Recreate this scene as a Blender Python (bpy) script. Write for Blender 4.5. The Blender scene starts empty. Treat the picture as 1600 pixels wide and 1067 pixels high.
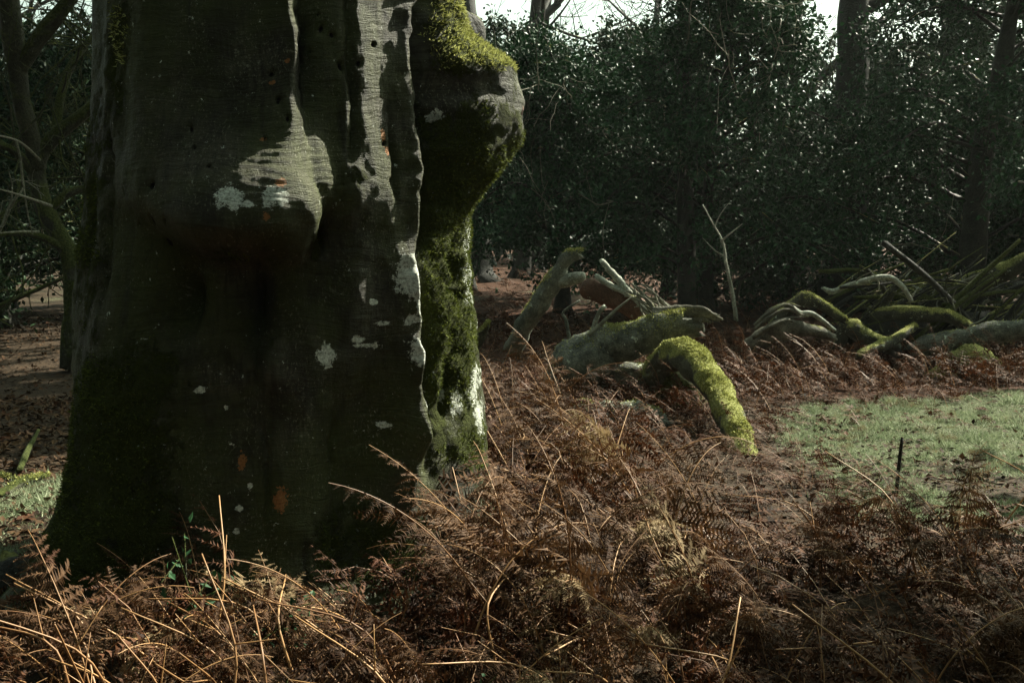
import bpy, math, random
import numpy as np
from mathutils import Vector, Matrix, Quaternion

# ------------------------------------------------------------------ camera, sky, sun, exposure
sc = bpy.context.scene
COL = sc.collection
PITCH = math.radians(6.35)
CAMH, FPX = 1.5, 1555.6
cam = bpy.data.cameras.new('camera'); cam.lens = 35; cam.sensor_width = 36; cam.clip_end = 600; cam.clip_start = 0.05
camo = bpy.data.objects.new('camera', cam); COL.objects.link(camo)
camo.location = (0, 0, CAMH); camo.rotation_euler = (math.pi / 2 - PITCH, 0, 0)
sc.camera = camo

SUN_EL, SUN_AZ = math.radians(43), math.radians(51)      # azimuth from +Y towards +X
w = bpy.data.worlds.new('World'); sc.world = w; w.use_nodes = True
nt = w.node_tree; nt.nodes.clear()
sky = nt.nodes.new('ShaderNodeTexSky'); sky.sky_type = 'NISHITA'; sky.sun_disc = False
sky.sun_elevation = SUN_EL; sky.sun_rotation = SUN_AZ
sky.air_density = 1.0; sky.dust_density = 4.0; sky.ozone_density = 0.6
hs = nt.nodes.new('ShaderNodeHueSaturation'); hs.inputs['Saturation'].default_value = 0.35
tint = nt.nodes.new('ShaderNodeMix'); tint.data_type = 'RGBA'; tint.blend_type = 'MULTIPLY'
tint.inputs[0].default_value = 1.0; tint.inputs[7].default_value = (0.84, 1.0, 0.80, 1)
bg = nt.nodes.new('ShaderNodeBackground'); bg.inputs['Strength'].default_value = 0.088
wo = nt.nodes.new('ShaderNodeOutputWorld')
nt.links.new(sky.outputs[0], hs.inputs['Color']); nt.links.new(hs.outputs[0], tint.inputs[6])
nt.links.new(tint.outputs[2], bg.inputs['Color']); nt.links.new(bg.outputs[0], wo.inputs['Surface'])
sd = bpy.data.lights.new('sun', 'SUN'); sd.energy = 5.0; sd.angle = math.radians(0.53); sd.color = (1.0, 0.95, 0.78)
sun = bpy.data.objects.new('sun', sd); COL.objects.link(sun)
SUNDIR = Vector((math.cos(SUN_EL) * math.sin(SUN_AZ), math.cos(SUN_EL) * math.cos(SUN_AZ), math.sin(SUN_EL)))
sun.rotation_euler = (-SUNDIR).to_track_quat('-Z', 'Y').to_euler(); sun.location = SUNDIR * 60
sc.view_settings.view_transform = 'Standard'; sc.view_settings.look = 'None'
sc.view_settings.exposure = 1.58; sc.view_settings.gamma = 1.0; sc.view_settings.use_curve_mapping = False
sc.cycles.max_bounces = 5; sc.cycles.diffuse_bounces = 2; sc.cycles.transmission_bounces = 3
sc.cycles.volume_bounces = 0; sc.cycles.use_denoising = True; sc.cycles.caustics_reflective = False; sc.cycles.caustics_refractive = False

# ------------------------------------------------------------------ helpers
rng = np.random.default_rng(7); random.seed(7)
cp, sp = math.cos(PITCH), math.sin(PITCH)

def at(u, v, y):
    """measured picture position + chosen distance -> world point"""
    a = (u - 800) / FPX; b = (533.5 - v) / FPX
    dx, dy, dz = a, cp + b * sp, -sp + b * cp
    t = y / dy
    return np.array((dx * t, y, CAMH + dz * t))

def px(P):
    P = np.asarray(P, float); rel = P - np.array((0, 0, CAMH))
    dep = rel[..., 1] * cp - rel[..., 2] * sp
    up = rel[..., 1] * sp + rel[..., 2] * cp
    return 800 + FPX * rel[..., 0] / dep, 533.5 - FPX * up / dep, dep

def _h(ix, iy, iz, seed):
    n = (ix * 374761393 + iy * 668265263 + iz * 2147483647 + seed * 1274126177) & 0xFFFFFFFF
    n = ((n ^ (n >> 13)) * 1274126177) & 0xFFFFFFFF
    return ((n ^ (n >> 16)) & 0xFFFF) / 65535.0

def vnoise(p, seed=0):
    p = np.asarray(p, float); i = np.floor(p).astype(np.int64); f = p - i; f = f * f * (3 - 2 * f)
    x, y, z = i[..., 0], i[..., 1], i[..., 2]; fx, fy, fz = f[..., 0], f[..., 1], f[..., 2]
    r = 0
    for a in (0, 1):
        for b in (0, 1):
            for c in (0, 1):
                r = r + (fx if a else 1 - fx) * (fy if b else 1 - fy) * (fz if c else 1 - fz) * _h(x + a, y + b, z + c, seed)
    return r * 2 - 1

def fbm(p, octv=4, seed=0, gain=0.5):
    p = np.asarray(p, float); r = 0; a = 1; t = 0
    for k in range(octv):
        r = r + a * vnoise(p * (2 ** k) + 17.3 * k, seed + k); t += a; a *= gain
    return r / t

def sstep(a, b, x):
    t = np.clip((x - a) / (b - a), 0, 1); return t * t * (3 - 2 * t)

def mesh(name, V, F, mat=None, smooth=True, attrs=None):
    """F: int array (n,3) or (n,4), or a list of such arrays"""
    V = np.asarray(V, np.float32).reshape(-1, 3)
    Fs = [np.asarray(f, np.int32) for f in (F if isinstance(F, list) else [F]) if len(f)]
    me = bpy.data.meshes.new(name); me.vertices.add(len(V)); me.vertices.foreach_set('co', V.ravel())
    loops = np.concatenate([f.ravel() for f in Fs]); tot = np.concatenate([np.full(len(f), f.shape[1], np.int32) for f in Fs])
    st = np.concatenate(([0], np.cumsum(tot)[:-1])).astype(np.int32)
    me.loops.add(len(loops)); me.loops.foreach_set('vertex_index', loops)
    me.polygons.add(len(tot)); me.polygons.foreach_set('loop_start', st); me.polygons.foreach_set('loop_total', tot)
    me.polygons.foreach_set('use_smooth', np.full(len(tot), smooth))
    for k, a in (attrs or {}).items():
        a = np.asarray(a, np.float32)
        if a.ndim == 1:
            at_ = me.attributes.new(k, 'FLOAT', 'POINT'); at_.data.foreach_set('value', a)
        else:
            at_ = me.attributes.new(k, 'FLOAT_VECTOR', 'POINT'); at_.data.foreach_set('vector', a.ravel())
    me.update(calc_edges=True)
    if mat: me.materials.append(mat)
    return me

def obj(name, me, parent=None, label=None, cat=None, group=None, kind=None, loc=None):
    o = bpy.data.objects.new(name, me); COL.objects.link(o)
    if parent is not None: o.parent = parent
    if loc is not None: o.location = loc
    if label: o['label'] = label
    if cat: o['category'] = cat
    if group: o['group'] = group
    if kind: o['kind'] = kind
    return o

def empty(name, loc, label, cat, group=None, rz=0):
    o = obj(name, None, label=label, cat=cat, group=group, loc=loc); o.rotation_euler.z = rz; o.empty_display_size = 0.1
    return o

class MB:
    def __init__(s): s.V = []; s.F = {3: [], 4: []}; s.n = 0; s.A = []
    def add(s, V, F, a=None):
        V = np.asarray(V, float).reshape(-1, 3); F = [F] if not isinstance(F, list) else F
        for f in F:
            f = np.asarray(f, np.int64)
            if len(f): s.F[f.shape[1]].append(f + s.n)
        s.V.append(V); s.n += len(V)
        s.A.append(np.full(len(V), 0.0 if a is None else a) if np.isscalar(a) or a is None else np.asarray(a))
    def mesh(s, name, mat, smooth=True, attr=None):
        Fs = [np.concatenate(s.F[k]) for k in (3, 4) if s.F[k]]
        return mesh(name, np.concatenate(s.V), Fs, mat, smooth, {attr: np.concatenate(s.A)} if attr else None)

def spline(pts, n):
    """Catmull-Rom resample of rows (any width)"""
    P = np.asarray(pts, float)
    if len(P) == 2: return P[0] + (P[1] - P[0]) * np.linspace(0, 1, n)[:, None]
    Q = np.vstack([2 * P[0] - P[1], P, 2 * P[-1] - P[-2]]); m = len(P) - 1
    t = np.linspace(0, m - 1e-9, n); i = t.astype(int); f = (t - i)[:, None]
    a, b, c, d = Q[i], Q[i + 1], Q[i + 2], Q[i + 3]
    return 0.5 * (2 * b + (c - a) * f + (2 * a - 5 * b + 4 * c - d) * f ** 2 + (3 * b - a - 3 * c + d) * f ** 3)

def frames(C):
    T = np.gradient(C, axis=0); T /= np.linalg.norm(T, axis=1)[:, None] + 1e-9
    ref = np.array((0, 0, 1.0)) if abs(T[0, 2]) < 0.9 else np.array((1.0, 0, 0))
    N = np.zeros_like(C); n = np.cross(T[0], ref); n /= np.linalg.norm(n)
    for k in range(len(C)):
        n = n - T[k] * n.dot(T[k]); n /= np.linalg.norm(n) + 1e-9; N[k] = n
    return T, N, np.cross(T, N)

def tube(C, R, seg=8, rough=0.0, rscale=6.0, seed=0, cap=True, closed_tip=False):
    C = np.asarray(C, float); R = np.asarray(R, float); n = len(C)
    T, N, B = frames(C)
    th = np.linspace(0, 2 * math.pi, seg, endpoint=False)
    ring = N[:, None, :] * np.cos(th)[None, :, None] + B[:, None, :] * np.sin(th)[None, :, None]
    P = C[:, None, :] + ring * R[:, None, None]
    if rough:
        d = fbm(P * rscale, 4, seed); P = P + ring * (d * rough * R[:, None])[..., None]
    V = P.reshape(-1, 3)
    i = np.arange(n - 1)[:, None] * seg; j = np.arange(seg)[None, :]; k = (j + 1) % seg
    F = np.stack([i + j, i + k, i + seg + k, i + seg + j], -1).reshape(-1, 4)
    Fs = [F]
    if cap:
        V = np.vstack([V, C[0] - T[0] * R[0] * 0.12, C[-1] + T[-1] * R[-1] * 0.25]); a, b = n * seg, n * seg + 1
        j = np.arange(seg); k = (j + 1) % seg
        Fs.append(np.stack([np.full(seg, a), k, j], -1)); Fs.append(np.stack([np.full(seg, b), (n - 1) * seg + j, (n - 1) * seg + k], -1))
    return V, Fs

# ------------------------------------------------------------------ materials
class NB:
    def __init__(s, name):
        s.m = bpy.data.materials.new(name); s.m.use_nodes = True; s.t = s.m.node_tree; s.t.nodes.clear()
        s.out = s.n('ShaderNodeOutputMaterial')
    def n(s, typ, **kw):
        nd = s.t.nodes.new(typ)
        for k, v in kw.items():
            if k.startswith('_'): setattr(nd, k[1:], v)
            else: s.set(nd.inputs[k.replace('__', ' ')], v)
        return nd
    def set(s, inp, v):
        if isinstance(v, bpy.types.NodeSocket): s.t.links.new(v, inp)
        elif isinstance(v, bpy.types.Node): s.t.links.new(v.outputs[0], inp)
        else: inp.default_value = v
    def noise(s, vec, scale, detail=4, rough=0.55, dist=0.0):
        n = s.n('ShaderNodeTexNoise', Scale=scale, Detail=detail, Roughness=rough, Distortion=dist)
        if vec is not None: s.set(n.inputs['Vector'], vec)
        return n.outputs['Fac']
    def math(s, op, a, b=0.0, clamp=False):
        n = s.n('ShaderNodeMath', _operation=op); n.use_clamp = clamp; s.set(n.inputs[0], a); s.set(n.inputs[1], b); return n.outputs[0]
    def ramp(s, f, a, b, lo=0.0, hi=1.0):
        n = s.n('ShaderNodeMapRange', _interpolation_type='SMOOTHSTEP'); s.set(n.inputs[0], f)
        for k, v in zip((1, 2, 3, 4), (a, b, lo, hi)): s.set(n.inputs[k], v)
        return n.outputs[0]
    def mix(s, f, a, b, blend='MIX'):
        n = s.n('ShaderNodeMix', _data_type='RGBA', _blend_type=blend); s.set(n.inputs[0], f)
        for k, v in ((6, a), (7, b)): s.set(n.inputs[k], (*v, 1) if isinstance(v, tuple) and len(v) == 3 else v)
        return n.outputs[2]
    def attr(s, name, vec=False):
        n = s.n('ShaderNodeAttribute', _attribute_name=name); return n.outputs['Vector' if vec else 'Fac']
    def vscale(s, v, sc_):
        n = s.n('ShaderNodeVectorMath', _operation='MULTIPLY'); s.set(n.inputs[0], v); n.inputs[1].default_value = sc_; return n.outputs[0]
    def bump(s, h, dist, strength=1.0, normal=None):
        n = s.n('ShaderNodeBump', Height=h, Distance=dist, Strength=strength)
        if normal is not None: s.set(n.inputs['Normal'], normal)
        return n.outputs[0]
    def fin(s, col, rough=0.8, normal=None, spec=0.3, trans=0.0):
        b = s.n('ShaderNodeBsdfPrincipled'); s.set(b.inputs['Base Color'], (*col, 1) if isinstance(col, tuple) else col)
        s.set(b.inputs['Roughness'], rough); s.set(b.inputs['Specular IOR Level'], spec)
        if normal is not None: s.set(b.inputs['Normal'], normal)
        sh = b.outputs[0]
        if trans:
            t = s.n('ShaderNodeBsdfTranslucent'); s.set(t.inputs['Color'], (*col, 1) if isinstance(col, tuple) else col)
            mx = s.n('ShaderNodeMixShader', Fac=trans); s.set(mx.inputs[1], sh); s.set(mx.inputs[2], t.outputs[0]); sh = mx.outputs[0]
        s.t.links.new(sh, s.out.inputs['Surface']); return s.m
    def pos(s):
        return s.n('ShaderNodeNewGeometry').outputs['Position']

def m_trunk():
    b = NB('beech_bark'); bk = b.attr('bk', True); P = b.pos()
    wp = b.n('ShaderNodeVectorMath', _operation='MULTIPLY_ADD'); b.set(wp.inputs[0], b.n('ShaderNodeTexNoise', Vector=P, Scale=4.0, Detail=4.0).outputs['Color']); wp.inputs[1].default_value = (0.06, 0.06, 0); b.set(wp.inputs[2], bk); bk = wp.outputs[0]
    wr = b.noise(b.vscale(bk, (5, 48, 5)), 1.0, 7, 0.72, 0.5)
    wr2 = b.noise(b.vscale(bk, (26, 120, 20)), 1.0, 4, 0.7, 0.5)
    vt = b.noise(b.vscale(bk, (48, 9, 10)), 1.0, 5, 0.7, 0.5)
    fine = b.noise(P, 160, 3, 0.6); big = b.noise(P, 5, 4, 0.6)
    c = b.mix(b.ramp(big, 0.3, 0.7), (0.024, 0.022, 0.015), (0.080, 0.074, 0.050))
    c = b.mix(b.ramp(vt, 0.42, 0.62, 0, 0.6), c, (0.017, 0.014, 0.010))
    crust = b.math('MULTIPLY', b.ramp(b.noise(P, 42, 5, 0.7), 0.55, 0.66), b.ramp(b.noise(P, 3.2, 3), 0.48, 0.66))
    c = b.mix(b.math('MULTIPLY', crust, b.ramp(wr2, 0.4, 0.55)), c, (0.30, 0.30, 0.23))
    stain = b.ramp(b.noise(b.vscale(bk, (9, 1.3, 5)), 1.0, 4, 0.6), 0.55, 0.72, 0, 0.7)
    alg = b.ramp(b.noise(P, 2.3, 5, 0.65), 0.34, 0.60, 0, 0.85); c = b.mix(alg, c, b.mix(b.noise(P, 50, 3, 0.7), (0.020, 0.026, 0.006), (0.084, 0.096, 0.028)))
    fl = b.math('MULTIPLY', b.ramp(b.noise(b.vscale(bk, (130, 70, 60)), 1.0, 3, 0.7), 0.56, 0.66), b.ramp(b.noise(P, 6.5, 4, 0.7), 0.42, 0.62)); c = b.mix(b.math('MULTIPLY', fl, 0.8), c, (0.21, 0.21, 0.15))
    c = b.mix(stain, c, (0.010, 0.0085, 0.0065))
    mn = b.noise(P, 9, 7, 0.75)
    mf = b.ramp(b.math('ADD', b.attr('moss'), b.math('MULTIPLY', b.math('SUBTRACT', mn, 0.5), 2.2)), 0.42, 0.72)
    mc = b.mix(b.noise(P, 70, 4, 0.7), (0.013, 0.019, 0.003), (0.085, 0.10, 0.018))
    c = b.mix(mf, c, mc)
    ln = b.noise(P, 34, 7, 0.75)
    lf = b.ramp(b.math('ADD', b.attr('lichen'), b.math('MULTIPLY', b.math('SUBTRACT', ln, 0.5), 3.4)), 0.46, 0.62)
    c = b.mix(lf, c, b.mix(b.ramp(b.noise(P, 90, 5, 0.8), 0.35, 0.6), (0.26, 0.29, 0.22), (0.80, 0.84, 0.75)))
    of = b.ramp(b.math('ADD', b.attr('wound'), b.math('MULTIPLY', b.math('SUBTRACT', b.noise(P, 95, 3), 0.5), 1.4)), 0.5, 0.62)
    c = b.mix(of, c, b.mix(b.noise(P, 150, 2), (0.16, 0.05, 0.015), (0.46, 0.22, 0.08)))
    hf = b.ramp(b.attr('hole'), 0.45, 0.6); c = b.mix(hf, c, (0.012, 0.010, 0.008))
    h = b.math('ADD', b.math('MULTIPLY', wr, 1.15), b.math('ADD', b.math('MULTIPLY', wr2, 0.35), b.math('ADD', b.math('MULTIPLY', vt, 0.45), b.math('MULTIPLY', fine, 0.22))))
    h = b.math('ADD', h, b.math('MULTIPLY', mf, b.math('MULTIPLY', b.noise(P, 85, 4, 0.7), 2.6)))
    ro = b.ramp(mf, 0, 1, 0.56, 0.95)
    return b.fin(c, ro, b.bump(h, 0.016, 1.0), 0.18)

def m_wood(name, dark, light, moss=0.5, lichen=0.3, scale=1.0, mosscol=((0.11, 0.12, 0.022), (0.46, 0.47, 0.16)), spots=True):  # default moss colours carry sunlit brightness
    """bark of a lying or standing stem: moss thickest on what faces up"""
    b = NB(name); P = b.pos(); geo = b.n('ShaderNodeNewGeometry')
    sep = b.n('ShaderNodeSeparateXYZ'); b.t.links.new(geo.outputs['Normal'], sep.inputs[0])
    n1 = b.noise(P, 9 * scale, 5, 0.6); n2 = b.noise(P, 55 * scale, 4, 0.65); n3 = b.noise(P, 2.6 * scale, 3)
    c = b.mix(b.ramp(n1, 0.3, 0.7), dark, light); c = b.mix(b.ramp(n2, 0.4, 0.62, 0, 0.5), c, tuple(x * 0.45 for x in dark))
    lf = b.ramp(b.noise(P, 15 * scale, 4, 0.7), 0.70 - 0.16 * lichen, 0.74 - 0.16 * lichen)
    c = b.mix(lf, c, (0.50, 0.55, 0.44))
    f = b.math('ADD', b.math('MULTIPLY', sep.outputs['Z'], 0.42), b.math('ADD', b.math('MULTIPLY', n3, 1.3), b.math('MULTIPLY', n1, 0.5)))
    mf = b.ramp(f, 1.55 - moss, 1.72 - moss)
    mc = b.mix(b.ramp(b.noise(P, 60 * scale, 4, 0.7), 0.3, 0.7), mosscol[0], mosscol[1])
    c = b.mix(mf, c, mc)
    h = b.math('ADD', n2, b.math('MULTIPLY', mf, b.math('MULTIPLY', b.noise(P, 75 * scale, 4, 0.75), 2.2)))
    return b.fin(c, b.ramp(mf, 0, 1, 0.7, 0.95), b.bump(h, 0.02, 1.0), 0.2)

def m_leaf(name, c1, c2, rough, spec, trans, noise_scale=3.0, random_obj=False, c3=None):
    b = NB(name); geo = b.n('ShaderNodeNewGeometry')
    r = geo.outputs['Random Per Island']
    f = b.math('ADD', b.math('MULTIPLY', r, 0.6), b.math('MULTIPLY', b.noise(b.pos(), noise_scale, 2), 0.4))
    if random_obj:
        oi = b.n('ShaderNodeObjectInfo'); f = b.math('ADD', b.math('MULTIPLY', f, 0.6), b.math('MULTIPLY', oi.outputs['Random'], 0.4))
    c = b.mix(b.ramp(f, 0.15, 0.85), c1, c2)
    if c3: c = b.mix(b.ramp(b.noise(b.pos(), noise_scale * 2.3, 2), 0.55, 0.72), c, c3)
    return b.fin(c, rough, None, spec, trans)

M = {}
M['trunk'] = m_trunk()
M['log_grey'] = m_wood('log_grey', (0.055, 0.062, 0.050), (0.25, 0.265, 0.21), 0.14, 0.5)
M['log_moss'] = m_wood('log_moss', (0.045, 0.045, 0.030), (0.11, 0.11, 0.075), 0.70, 0.25)
M['log_light'] = m_wood('log_light', (0.10, 0.11, 0.085), (0.28, 0.29, 0.23), 0.22, 0.5)
M['log_half'] = m_wood('log_half', (0.030, 0.030, 0.020), (0.085, 0.085, 0.06), 0.52, 0.45)  # mossy tops, their sunlit yellow-green put into the colour
M['log_dark'] = m_wood('log_dark', (0.015, 0.015, 0.012), (0.045, 0.045, 0.035), 0.25, 0.25)
M['log_red'] = m_wood('log_red', (0.075, 0.038, 0.024), (0.16, 0.085, 0.055), 0.10, 0.35)
M['log_pale'] = m_wood('log_pale', (0.22, 0.23, 0.18), (0.46, 0.48, 0.40), 0.15, 0.9)
M['splinter'] = m_wood('splintered_wood', (0.07, 0.065, 0.048), (0.24, 0.23, 0.17), 0.18, 0.0)
M['bark_far'] = m_wood('bark_far', (0.018, 0.018, 0.014), (0.046, 0.046, 0.035), 0.22, 0.05, 0.6)
M['bark_dark'] = m_wood('bark_dark', (0.008, 0.008, 0.006), (0.022, 0.022, 0.017), 0.15, 0.0, 0.6)
M['bark_mossy'] = m_wood('bark_mossy', (0.035, 0.036, 0.022), (0.08, 0.082, 0.05), 0.80, 0.1, 0.8, ((0.03, 0.042, 0.008), (0.10, 0.12, 0.03)))
M['twig_pale'] = m_wood('twig_pale', (0.12, 0.115, 0.08), (0.30, 0.30, 0.22), 0.2, 0.4, 2)
M['holly'] = m_leaf('holly_leaf', (0.007, 0.028, 0.011), (0.030, 0.085, 0.032), 0.5, 0.16, 0.06, 1.2)
M['holly2'] = m_leaf('holly_leaf_olive', (0.007, 0.022, 0.008), (0.026, 0.056, 0.021), 0.55, 0.14, 0.06, 1.0)
M['far'] = m_leaf('far_evergreen', (0.014, 0.028, 0.018), (0.045, 0.066, 0.042), 0.6, 0.3, 0.05, 0.5)
M['fern'] = m_leaf('dead_bracken', (0.018, 0.008, 0.0042), (0.125, 0.064, 0.028), 0.75, 0.2, 0.15, 2.2, True, (0.070, 0.028, 0.013))
M['fern_stuff'] = m_leaf('dead_bracken_mass', (0.018, 0.007, 0.0038), (0.105, 0.042, 0.017), 0.75, 0.2, 0.15, 1.4, False, (0.10, 0.036, 0.016))
M['fern_pale'] = m_leaf('pale_bracken', (0.14, 0.09, 0.045), (0.30, 0.22, 0.12), 0.75, 0.2, 0.2, 2.0)
M['stalk'] = m_leaf('bracken_stalk', (0.14, 0.060, 0.025), (0.45, 0.255, 0.105), 0.5, 0.4, 0.0, 2.0, True)
M['grass'] = m_leaf('grass_blade', (0.11, 0.155, 0.075), (0.36, 0.40, 0.26), 0.65, 0.3, 0.25, 1.6, False, (0.20, 0.16, 0.085))
M['litter'] = m_leaf('fallen_leaf', (0.018, 0.011, 0.007), (0.085, 0.048, 0.023), 0.8, 0.12, 0.05, 1.5, False, (0.085, 0.034, 0.018))
M['moss'] = m_leaf('sunlit_moss_tuft', (0.13, 0.14, 0.024), (0.52, 0.53, 0.20), 0.85, 0.2, 0.25, 9.0)  # sunlit brightness put into the moss colour
M['moss_dark'] = m_leaf('moss_tuft_deep', (0.024, 0.036, 0.005), (0.125, 0.15, 0.024), 0.85, 0.2, 0.2, 9.0)  # the same moss without the sunlit brightness

def m_ground():
    b = NB('woodland_floor'); P = b.pos()
    n1 = b.noise(P, 1.3, 5, 0.6); n2 = b.noise(P, 14, 5, 0.7); n3 = b.noise(P, 60, 4, 0.7)
    c = b.mix(b.ramp(n2, 0.3, 0.7), (0.016, 0.011, 0.007), (0.055, 0.036, 0.021))
    c = b.mix(b.ramp(n3, 0.5, 0.68, 0, 0.7), c, (0.085, 0.056, 0.032))
    oc = b.mix(b.ramp(n2, 0.35, 0.65), (0.016, 0.006, 0.003), (0.070, 0.025, 0.008))
    c = b.mix(b.ramp(b.math('ADD', b.attr('orange'), b.math('MULTIPLY', b.math('SUBTRACT', n1, 0.5), 0.9)), 0.35, 0.65), c, oc)
    gc = b.mix(b.ramp(n3, 0.35, 0.65), (0.030, 0.034, 0.015), (0.12, 0.13, 0.07))
    c = b.mix(b.ramp(b.math('ADD', b.attr('grass'), b.math('MULTIPLY', b.math('SUBTRACT', n2, 0.5), 0.9)), 0.4, 0.62), c, gc)
    return b.fin(c, 0.9, b.bump(b.math('ADD', n2, b.math('MULTIPLY', n3, 0.5)), 0.05, 0.7), 0.15)
M['ground'] = m_ground()

# ------------------------------------------------------------------ ground
TX, TY = (425 - 800) / FPX * 4.35, 4.35          # axis of the old beech

def gh(x, y):
    x = np.asarray(x, float); y = np.asarray(y, float)
    p = np.stack([x * 0.22, y * 0.22, 0 * x], -1); q = np.stack([x * 1.1, y * 1.1, 0 * x + 5], -1)
    r = 0.10 * fbm(p, 2, 3) + 0.05 * fbm(q, 3, 4)
    return r * sstep(1.0, 6.0, np.hypot(x, y)) + 0.10 * np.exp(-((x - TX) ** 2 + (y - TY) ** 2) / 1.4)

def grass_mask(x, y):
    x = np.asarray(x, float); y = np.asarray(y, float)
    n = 1.05 * fbm(np.stack([x * 1.3, y * 1.3, 0 * x], -1), 4, 11)
    right = sstep(1.5, 2.3, x - 0.10 * (y - 6)) * sstep(4.6, 5.1, y) * (1 - sstep(8.0, 9.2, y - 0.25 * (x - 3)))
    left = (1 - sstep(-2.4, -1.9, x)) * sstep(3.7, 4.3, y) * (1 - sstep(5.4, 6.4, y))
    back = 0.4 * sstep(17, 20, y) * (1 - sstep(24, 28, y)) * (1 - sstep(2, 4, x))
    return np.clip(np.maximum.reduce([right, left, back]) * (0.85 + n), 0, 1)

def orange_mask(x, y):
    x = np.asarray(x, float); y = np.asarray(y, float)
    return np.clip(sstep(7.5, 10, y) * sstep(-2.0, 0.5, x) + sstep(22, 27, y) * 0.9 * sstep(-7, -3, x) + 0.15 * sstep(-2.2, -1.2, x) * (1 - sstep(4, 6, y)), 0, 1)

def grid_axis(lo, hi, n, p=2.2):
    t = np.linspace(-1, 1, n); return np.sign(t) * np.abs(t) ** p * (hi - lo) / 2 + (hi + lo) / 2
gx = np.concatenate([-np.geomspace(78, 12.5, 16), np.linspace(-12, 12, 241), np.geomspace(12.5, 78, 16)])
gy = np.concatenate([-np.geomspace(20, 4.5, 8), np.linspace(-4, 20, 241), np.geomspace(20.3, 88, 40)])
X, Y = np.meshgrid(gx, gy); Z = gh(X, Y)
nx, ny = len(gx), len(gy)
i, j = np.meshgrid(np.arange(nx - 1), np.arange(ny - 1)); a = j * nx + i
GF = np.stack([a, a + 1, a + nx + 1, a + nx], -1).reshape(-1, 4)
obj('ground', mesh('ground', np.stack([X, Y, Z], -1), GF, M['ground'], True,
    {'grass': grass_mask(X, Y).ravel(), 'orange': orange_mask(X, Y).ravel()}), kind='structure',
    label='woodland floor of soil, grass and dead bracken litter')

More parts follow.
